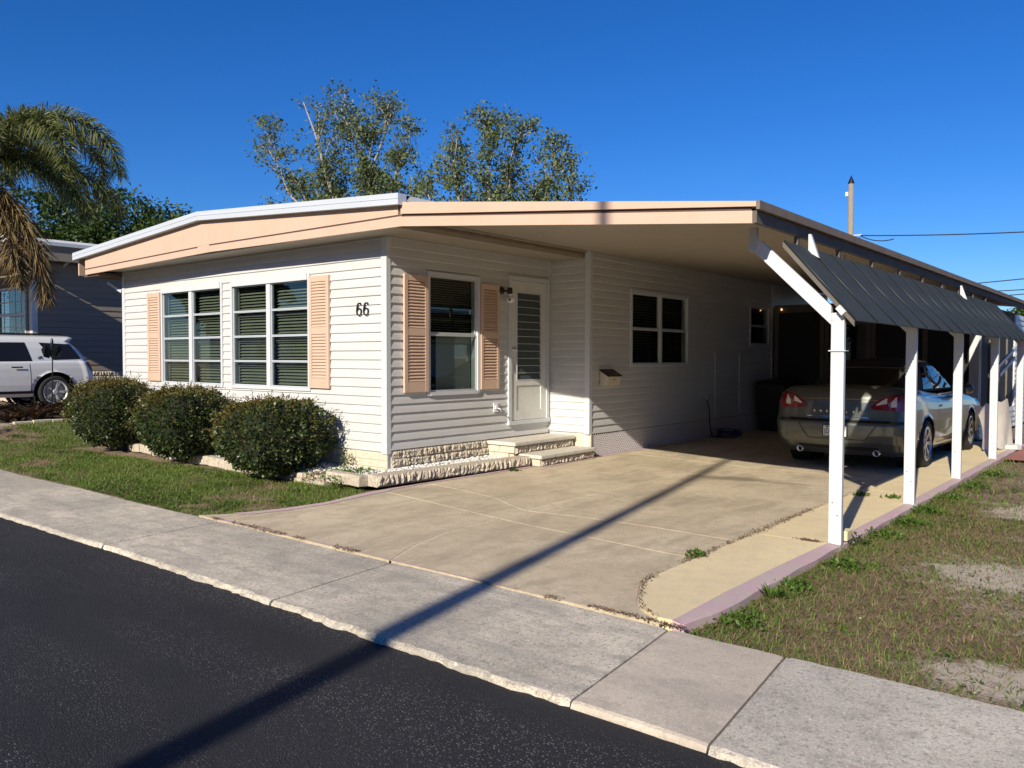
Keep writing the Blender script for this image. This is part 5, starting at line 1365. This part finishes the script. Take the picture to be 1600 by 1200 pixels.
# ---- palm
palm = thing('palm_tree', 'feathery palm with a hanging brown frond at the left edge', 'palm tree', None, (-11.0,-.75,.2))
tp = [(0,0,-.2),(.05,0,1.5),(.02,.02,3.2),(0,.05,4.75)]
MB().tube(tp, [.20,.16,.145,.13], 16).build('trunk', M['bark'], palm, smooth=True)
MB().tube([(0,.05,4.6),(0,.05,5.0),(0,.05,5.35)], [.14,.13,.07], 12).build('crown_shaft', M['palm'], palm, smooth=True)
def frond(az, up, L, droop, m_, seed, nl=140, ll=.52, base=(0,.05,5.2), hang=0.):
    r = np.random.default_rng(seed); d = Vector((math.cos(az), math.sin(az), 0)); pts = []; n = 22
    for k in range(n+1):
        s = k/n; ang = up - droop*s**1.15
        pts.append((s, ang))
    P = [Vector(base)]; 
    for k in range(n):
        ang = pts[k][1]; P.append(P[-1] + (d*math.cos(ang) + Vector((0,0,math.sin(ang))))*(L/n))
    b = MB().tube(P, [.028*(1-.85*k/n) for k in range(n+1)], 5); fr_ = b.build('frond', m_, palm, smooth=True)
    sidev = d.cross(Vector((0,0,1))); V = []; Fc = []
    for k in range(nl):
        s = .10+.90*k/nl; f = s*n; i = min(n-1, int(f)); o = P[i].lerp(P[i+1], f-i); tan = (P[i+1]-P[i]).normalized(); upv = sidev.cross(tan)
        if upv.z < 0: upv = -upv
        for sg in (-1, 1):
            for rep in range(3):
                l = ll*(.55+.6*math.sin(math.pi*min(1, s*.9+.12)))*r.uniform(.75,1.15); el = r.uniform(-.9,1.2)
                dirv = (tan*r.uniform(.35,.75) + sidev*sg*math.cos(el) + upv*math.sin(el)*1.1).normalized(); w_ = .014
                side2_ = dirv.cross(Vector((r.normal(), r.normal(), r.normal()))).normalized()
                m1 = o + dirv*l*.5 + Vector((0,0,-.05*l-hang*.05)); e = o + dirv*l*.88 + Vector((0,0,-.34*l-hang*.1))
                q = len(V); V += [o-side2_*w_*.5, o+side2_*w_*.5, m1+side2_*w_*.7, m1-side2_*w_*.7, e]
                Fc += [(q,q+1,q+2,q+3),(q+3,q+2,q+4,q+4)]
    b = MB(); b.v = [tuple(v) for v in V]; b.f = [f if f[2] != f[3] else f[:3] for f in Fc]
    b.build('leaflets', m_, fr_)
A = math.atan2
for i, (az, up, L, dr_) in enumerate(((R(50),1.18,4.3,2.75),(R(82),1.25,3.9,2.8),(R(18),1.0,3.7,2.5),(R(115),.9,3.5,2.3),(R(66),.30,3.5,1.45),(R(150),1.1,3.5,2.5),(R(-20),.75,3.4,2.1),(R(-70),1.0,3.4,2.4),(R(-120),.95,3.4,2.3),(R(-165),1.0,3.4,2.4),(R(40),.05,3.1,1.25))):
    frond(az, up*.95, L*.82, dr_, M['palm'], 100+i)
frond(R(45), -.85, 2.7, .7, M['palmdry'], 140, 150, .5, (.05,.1,4.85), .6); frond(R(20), -.95, 2.2, .55, M['palmdry'], 141, 120, .45, (.05,.08,4.75), .6)

# ---- bromeliads in the bed at the left
def rosette(seed, n=22):
    r = np.random.default_rng(seed); b = MB()
    for k in range(n):
        a = k*2.4+r.uniform(-.3,.3); l = r.uniform(.28,.52); up = r.uniform(.5,1.25); w_ = r.uniform(.02,.035); d = Vector((math.cos(a), math.sin(a), 0)); s = Vector((-d.y, d.x, 0)); P = []
        for q in range(5):
            t = q/4; ang = up-1.2*t*t; c = d*(l*t*math.cos(up-.6*t)) + Vector((0,0,l*math.sin(up)*t - .28*l*t*t)); wq = w_*(1-t**2.2)+.001; P.append([c-s*wq+Vector((0,0,.012)), c, c+s*wq+Vector((0,0,.012))])
        b.grid(P, 5, 3)
    return b.mesh('leaves', M['brom'], True)
rosm = [rosette(k) for k in range(4)]
rr = random.Random(12); k = 0
for row in range(3):
    for j in range(9):
        x = -10.25-.55*row-rr.uniform(0,.25); y = -1.2+.28*j+rr.uniform(-.1,.1)+.25*row
        z = float(gz(x,y)); wh = ('front','middle','back')[row]
        t = thing('bromeliad', 'dark reddish bromeliad in the %s row of the bed before the white vehicle' % wh, 'plant', 'bromeliads in the %s row' % wh, (x, y, z), rr.uniform(0,6))
        inst(rosm[k % 4], 'leaves', t); k += 1
ck = thing('bed_kerb', 'low pale kerb along the bromeliad bed', 'kerb')
for j in range(7):
    x, y = -9.85-.04*j, .55-.33*j; MB().box(x-.05,x+.05,y-.16,y+.16,float(gz(x,y))-.03,float(gz(x,y))+.05).build('block', M['stone_smooth'], ck, bevel=.01)
wr = thing('white_flowers', 'small clump of white flowers at the left edge of the lawn', 'plant', None, (-9.4,-1.35,float(gz(-9.4,-1.35))))
r = np.random.default_rng(5); n = 160; c = rdir(n, r)*np.array([.22,.3,.14])+np.array([0,0,.12]); V, Fc = leaves(c, rdir(n,r)+np.array([0,0,.5]), rdir(n,r), r.uniform(.05,.09,n), r.uniform(.04,.06,n)); fast('petals', V, Fc, M['pebble'], wr)
V, Fc = leaves(c*.9-np.array([0,0,.05]), rdir(n,r), rdir(n,r), r.uniform(.06,.1,n), r.uniform(.02,.04,n)); fast('foliage', V, Fc, M['bush'], wr)

# ---- white gravel, litter
def pebbles(name, pts, rad, m_, label, cat, flat=.6, seed=1):
    r = np.random.default_rng(seed); t = (1+5**.5)/2
    ico = np.array([(-1,t,0),(1,t,0),(-1,-t,0),(1,-t,0),(0,-1,t),(0,1,t),(0,-1,-t),(0,1,-t),(t,0,-1),(t,0,1),(-t,0,-1),(-t,0,1)])/math.hypot(1,t)
    fi = np.array([(0,11,5),(0,5,1),(0,1,7),(0,7,10),(0,10,11),(1,5,9),(5,11,4),(11,10,2),(10,7,6),(7,1,8),(3,9,4),(3,4,2),(3,2,6),(3,6,8),(3,8,9),(4,9,5),(2,4,11),(6,2,10),(8,6,7),(9,8,1)])
    n = len(pts); sc_ = r.uniform(*rad, n)[:,None,None]*np.stack([r.uniform(.7,1.4,n), r.uniform(.7,1.3,n), r.uniform(.45,.9,n)*flat/.6], 1)[:,None,:]
    a = r.uniform(0,6.28,n); ca, sa = np.cos(a), np.sin(a); V = ico[None]*(1+r.uniform(-.22,.22,(n,12,1)))*sc_
    X = V[...,0]*ca[:,None]-V[...,1]*sa[:,None]; Y = V[...,0]*sa[:,None]+V[...,1]*ca[:,None]
    V = np.stack([X, Y, V[...,2]], -1) + np.asarray(pts)[:,None,:]
    Fc = fi[None]+12*np.arange(n)[:,None,None]
    return tag(fast(name, V, Fc, m_, None, 3), label, cat, kind='stuff')
r = np.random.default_rng(3); pts = []
while len(pts) < 2300:
    y = r.uniform(-.5,1.86); t = r.random(); x = .0+(.40+.075*(y+.58)/2.5)*t
    dens = .25 if y < -.05 else 1
    if r.random() < dens: pts.append((x, y, .125+.015*(1-t)+r.uniform(-.01,.018)))
while len(pts) < 3400:
    x = r.uniform(-3.4,.1); y = r.uniform(-.52,-.02)
    if r.random() < (.9 if -1.2 < x < .1 or (-2.6 < x < -2.0) else .12): pts.append((x, y, .095+.05*(y+.5)+r.uniform(-.01,.02)))
pebbles('gravel', pts, (.014,.032), M['pebble'], 'white pebble gravel in the bed beside the steps', 'gravel')
pts = []
for _ in range(1500):
    x = r.uniform(-7, 9.5); y = -3.70+.02*math.sin(x*3)+abs(r.normal(0,.022))*-1
    if wob(x*3, 7) > -.15: pts.append((x, y, -.074+r.uniform(0,.008)))
pebbles('kerb_grit', pts, (.002,.006), simple('grit', (.26,.22,.17), .9, c2=(.14,.11,.09), scale=40), 'loose grit along the road edge', 'grit', seed=4)
def scatter_litter(name, label, pts, seed, s=(.008,.024)):
    r = np.random.default_rng(seed); P_ = np.array(pts); n = len(P_); D_ = rdir(n, r); D_[:,2] *= .35; N_ = rdir(n, r)*.5+np.array([0,0,1]); L = r.uniform(*s, n)
    V, Fc = leaves(P_, D_, N_, L, L*r.uniform(.3,.7,n)); return tag(fast(name, V, Fc, M['litter'], None), label, 'litter', kind='stuff')
pts = []
for _ in range(2600):
    y = r.uniform(-2.5, 3.6); k = wob(y*2.2, 3.1); 
    if k > .12 or y < -1.75 and r.random() < .55 or r.random() < .12: x = fXY(y)+.006+r.normal(0,.011+.02*max(0,k)); pts.append((x, y, .026+r.uniform(-.006,.012)))
for _ in range(3200):
    x = r.uniform(.4, 5.25); k = wob(x*2.6, 9.4)
    if k > .02 or x > 4.6: pts.append((x, -2.535+r.normal(0,.012+.02*max(0,k)), .006+r.uniform(-.004,.012)))
for _ in range(260): pts.append((r.normal(5.05,.05), .0+r.normal(0,.012), .030))
scatter_litter('joint_litter', 'brown leaf litter caught in the driveway joints', pts, 9)

# ---- lawns
def blades(name, label, XY_, m_, L, W, lean, seed, zf=gz, cat='grass', up=1.0, curl=.5):
    r = np.random.default_rng(seed); n = len(XY_); x, y = XY_[:,0], XY_[:,1]; z = zf(x, y)
    B = np.stack([x, y, z-.004], 1); a = r.uniform(0, 6.283, n); l = r.uniform(*L, n)[:,None]; w_ = r.uniform(*W, n)[:,None]; ln = (r.uniform(*lean, n))[:,None]
    d = np.stack([np.cos(a), np.sin(a), np.zeros(n)], 1); s = np.stack([-np.sin(a), np.cos(a), np.zeros(n)], 1); u = np.array([0,0,1.])
    M1 = B + (d*ln*.45 + u*np.sqrt(np.maximum(.05, 1-ln**2))*.55*up)*l; E_ = B + (d*ln*(1.0+.2*curl) + u*np.sqrt(np.maximum(.02, 1-ln**2))*(1-.35*curl*ln)*up)*l
    V = np.stack([B-s*w_*.5, B+s*w_*.5, M1+s*w_*.45, M1-s*w_*.45, E_], 1).reshape(-1,3)
    i = np.arange(n)[:,None]*5; T = np.concatenate([i+np.array([[0,1,2]]), i+np.array([[0,2,3]]), i+np.array([[3,2,4]])], 1).reshape(-1,3)
    return tag(fast(name, V, T, m_, None, 3), label, cat, kind='stuff')
def scatter(n, x0, x1, y0, y1, dens, seed, ok=None):
    r = np.random.default_rng(seed); x = r.uniform(x0, x1, n); y = r.uniform(y0, y1, n); k = r.random(n) < dens(x, y)
    if ok is not None: k &= ok(x, y)
    return np.stack([x[k], y[k]], 1)
inXL = np.vectorize(lambda y: interp(XL, y))
def leftok(x, y): return (y > -2.555+.02*np.sin(x*7)) & (x < inXL(y)-.01) & ((y < -.62+.035*np.minimum(0, x+.5)*-1*-1) | (x < -6.9)) & ~((x < -9.9) & (x > -12.3) & (y > -1.6)) & ~((x < -12.6))
ld = lambda x, y: np.clip(.42 + 1.25*wob(x*1.7+2, y*2.3), .08, 1)*np.clip(1.25-.55*sst(-2.0,-2.55,y)*(wob(x*2.3,4) > 0), .2, 1)
blades('lawn_grass', 'green grass of the front lawn before the hedge bushes', scatter(120000,-9.9,.75,-2.56,-.45, ld, 71, leftok), M['grassA'], (.025,.070), (.003,.008), (.3,.95), 72)
blades('lawn_thatch', 'dry thatch between the grass of the front lawn', scatter(46000,-9.9,.75,-2.56,-.45, lambda x, y: .8, 73, leftok), M['grassdry'], (.03,.07), (.002,.005), (.6,.98), 74)
blades('lawn_grass', 'grass of the lawn strip at the far left of the home', scatter(16000,-9.9,-6.8,-.6,1.6, lambda x, y: .7, 75, leftok), M['grassA'], (.04,.09), (.004,.010), (.2,.9), 76)
inPO = np.vectorize(lambda y: interp(PO_, y))
def rok(x, y): return (x > inPO(y)+.012) & (y > -2.55+.015*np.sin(x*9)-.02*np.sin(x*23)) & ~((x > 5.36) & (x < 6.92) & (y > 7.28) & (y < 9.32))
def sandm(x, y):
    m_ = np.zeros_like(x)
    for cx, cy, ax_, ay_, rot in SAND:
        dx, dy = x-cx, y-cy; u = (dx*math.cos(rot)+dy*math.sin(rot))/ax_; v = (-dx*math.sin(rot)+dy*math.cos(rot))/ay_
        m_ = np.maximum(m_, .93*sst(1.2, .55, np.hypot(u, v)+.6*wob(x*5, y*5)))
    return m_
rdens = lambda x, y: np.clip(.45 + 1.0*sst(-.2,.4, wob(x*2.1-3, y*2.1+5)) + .9*np.exp(-((x-inPO(y))/.22)**2), 0, 1)*(1-.92*sandm(x, y))
blades('verge_grass', 'broad green grass tufts on the bare sandy right yard', scatter(90000,5.25,9.2,-2.6,3.2, rdens, 81, rok), M['grassA'], (.025,.070), (.003,.007), (.5,.98), 82)
blades('verge_grass', 'green grass along the far part of the right yard', scatter(20000,5.25,11,3.2,15, rdens, 83, rok), M['grassA'], (.05,.11), (.006,.014), (.35,.95), 84)
blades('verge_thatch', 'brown dead grass covering the right yard', scatter(120000,5.25,9.2,-2.6,3.2, lambda x, y: .85*(1-.9*sandm(x, y)), 85, rok), M['grassdry'], (.03,.085), (.0015,.0045), (.75,.995), 86)
blades('verge_thatch', 'brown dead grass on the far right yard', scatter(26000,5.25,11,3.2,15, lambda x, y: .8, 87, rok), M['grassdry'], (.04,.10), (.003,.007), (.75,.995), 88)
pts = [(x, y, float(gz(x,y))+.004) for x, y in scatter(5200,5.3,9,-2.55,5, lambda x, y: .5, 89, rok)]
scatter_litter('fallen_leaves', 'brown fallen leaf bits on the right yard', pts, 90, (.010,.032))
pts = [(x, y, float(gz(x,y))+.001) for x, y in scatter(220,5.4,9,-2.5,6, lambda x, y: .2+.8*sandm(x, y), 91, rok)]
pebbles('pale_grit', pts, (.003,.008), M['pebble'], 'pale shell bits on the sandy right yard', 'grit', seed=6)

def clover(name, label, XY_, seed, size):
    r = np.random.default_rng(seed); n = len(XY_)*3; P_ = np.repeat(np.stack([XY_[:,0], XY_[:,1], gz(XY_[:,0], XY_[:,1])+.012], 1), 3, 0) + r.normal(size=(n,3))*np.array([.010,.010,.006])
    a = r.uniform(0,6.28,n); D_ = np.stack([np.cos(a), np.sin(a), r.uniform(-.1,.5,n)], 1); L = r.uniform(*size, n)
    V, Fc = leaves(P_, D_, rdir(n, r)*.4+np.array([0,0,1]), L, L*r.uniform(.5,.8,n)); tag(fast(name, V, Fc, M['weed'], None), label, 'ground cover', kind='stuff')
clover('lawn_clover', 'broad leaved ground cover in the front lawn', scatter(26000,-9.9,.75,-2.56,-.45, lambda x, y: .9*sst(.05,.4, wob(x*2.2-1, y*2.6+3)), 301, leftok), 302, (.016,.040))
clover('verge_clover', 'broad leaved ground cover in the right yard', scatter(26000,5.25,9.2,-2.6,6, lambda x, y: (.55*sst(.1,.5, wob(x*2.6+7, y*2.6-3)) + .75*np.exp(-((x-inPO(y))/.13)**2))*(1-sandm(x, y)), 303, rok), 304, (.014,.034))
# ---- single weeds
def weed(label, x, y, z, R_, h, n, seed, m_=None, group='weeds along the driveway', blade=False):
    r = np.random.default_rng(seed); t = thing('weed', label, 'weed', group, (x, y, z))
    if blade:
        a = r.uniform(0,6.28,n); l = r.uniform(.5,1,n)*h*1.4; c = np.stack([np.cos(a)*.02, np.sin(a)*.02, np.zeros(n)], 1); d = np.stack([np.cos(a)*r.uniform(.3,1,n), np.sin(a)*r.uniform(.3,1,n), r.uniform(.4,1,n)], 1)
        V, Fc = leaves(c, d, np.stack([np.cos(a),np.sin(a),np.ones(n)*.2],1)+0*d, l, l*.10, -.05)
    else:
        c = r.normal(size=(n,3))*np.array([R_*.5,R_*.5,0]); c[:,2] = r.uniform(0,1,n)*h*np.exp(-(c[:,0]**2+c[:,1]**2)/(R_**2)); V, Fc = leaves(c, rdir(n,r)+np.array([0,0,.35]), rdir(n,r)*.6+np.array([0,0,1]), r.uniform(.02,.05,n), r.uniform(.012,.028,n))
    fast('foliage', V, Fc, m_ or M['weed'], t)
weed('small green weed in the joint beside the cream strip', 4.56,-1.02,.02,.07,.03,90,201)
weed('low weed sprig right of the farther strip crack', 5.02,2.62,.02,.08,.02,90,202)
weed('low weed sprig left of the farther strip crack', 4.72,2.55,.02,.08,.02,80,203)
weed('large spiky grass tuft against the pink edge', 5.36,-1.55,-.03,.10,.085,70,204,blade=True)
weed('leafy weed clump just behind the spiky tuft', 5.40,-1.25,-.03,.12,.06,160,205)
weed('leafy weed clump nearest the sidewalk by the pink edge', 5.42,-2.15,-.03,.13,.05,180,206)
weed('dark leafy weed at the foot of the nearest post', 5.33,.28,-.02,.08,.10,90,207,M['bush'])
for i, (x, y) in enumerate(((5.40,.75),(5.42,1.5),(5.44,2.2),(5.46,3.2),(5.5,4.3),(5.55,5.6),(5.5,-.5))):
    weed('leafy weed patch along the pink edge, %s' % ('before the second post','just before the second post','at the second post','between second and third post','before the third post','beyond the third post','before the nearest post')[i], x, y, -.03, .17, .07, 230, 210+i)
weed('green ground cover plant in the gravel at the house corner', -.20,-.34,.10,.42,.07,900,230,group='plants in the gravel bed')
weed('tall weed at the wall base beside the right bush', -.62,-.12,.10,.12,.26,120,231,group='plants in the gravel bed')
weed('weed spilling over the stone edging before the corner', -.05,-.66,.0,.16,.16,220,232,group='plants in the gravel bed')
weed('dry pale weed on the edging beside the right bush', -.55,-.60,.05,.18,.10,220,233,M['grassdry'],'plants in the gravel bed')
weed('small flat green plant amid the white gravel', .22,.75,.13,.10,.02,70,234,group='plants in the gravel bed')
weed('dark mat of weed on the driveway by the edging', .78,1.45,.05,.07,.012,70,235,M['bush'])
for i, (x, y) in enumerate(((-1,-27),(7,-27),(13,-26),(19,-27))):  # added tree copies, out of view, closing off the low sky
    c = copy_tree(t_src); c.location = (x, y, 0); c.rotation_euler.z = 1.3*i+.5; c['label'] = 'added dark tree behind the homes across the street, %s' % ('first','second','third','fourth')[i]+' from the left behind the camera'
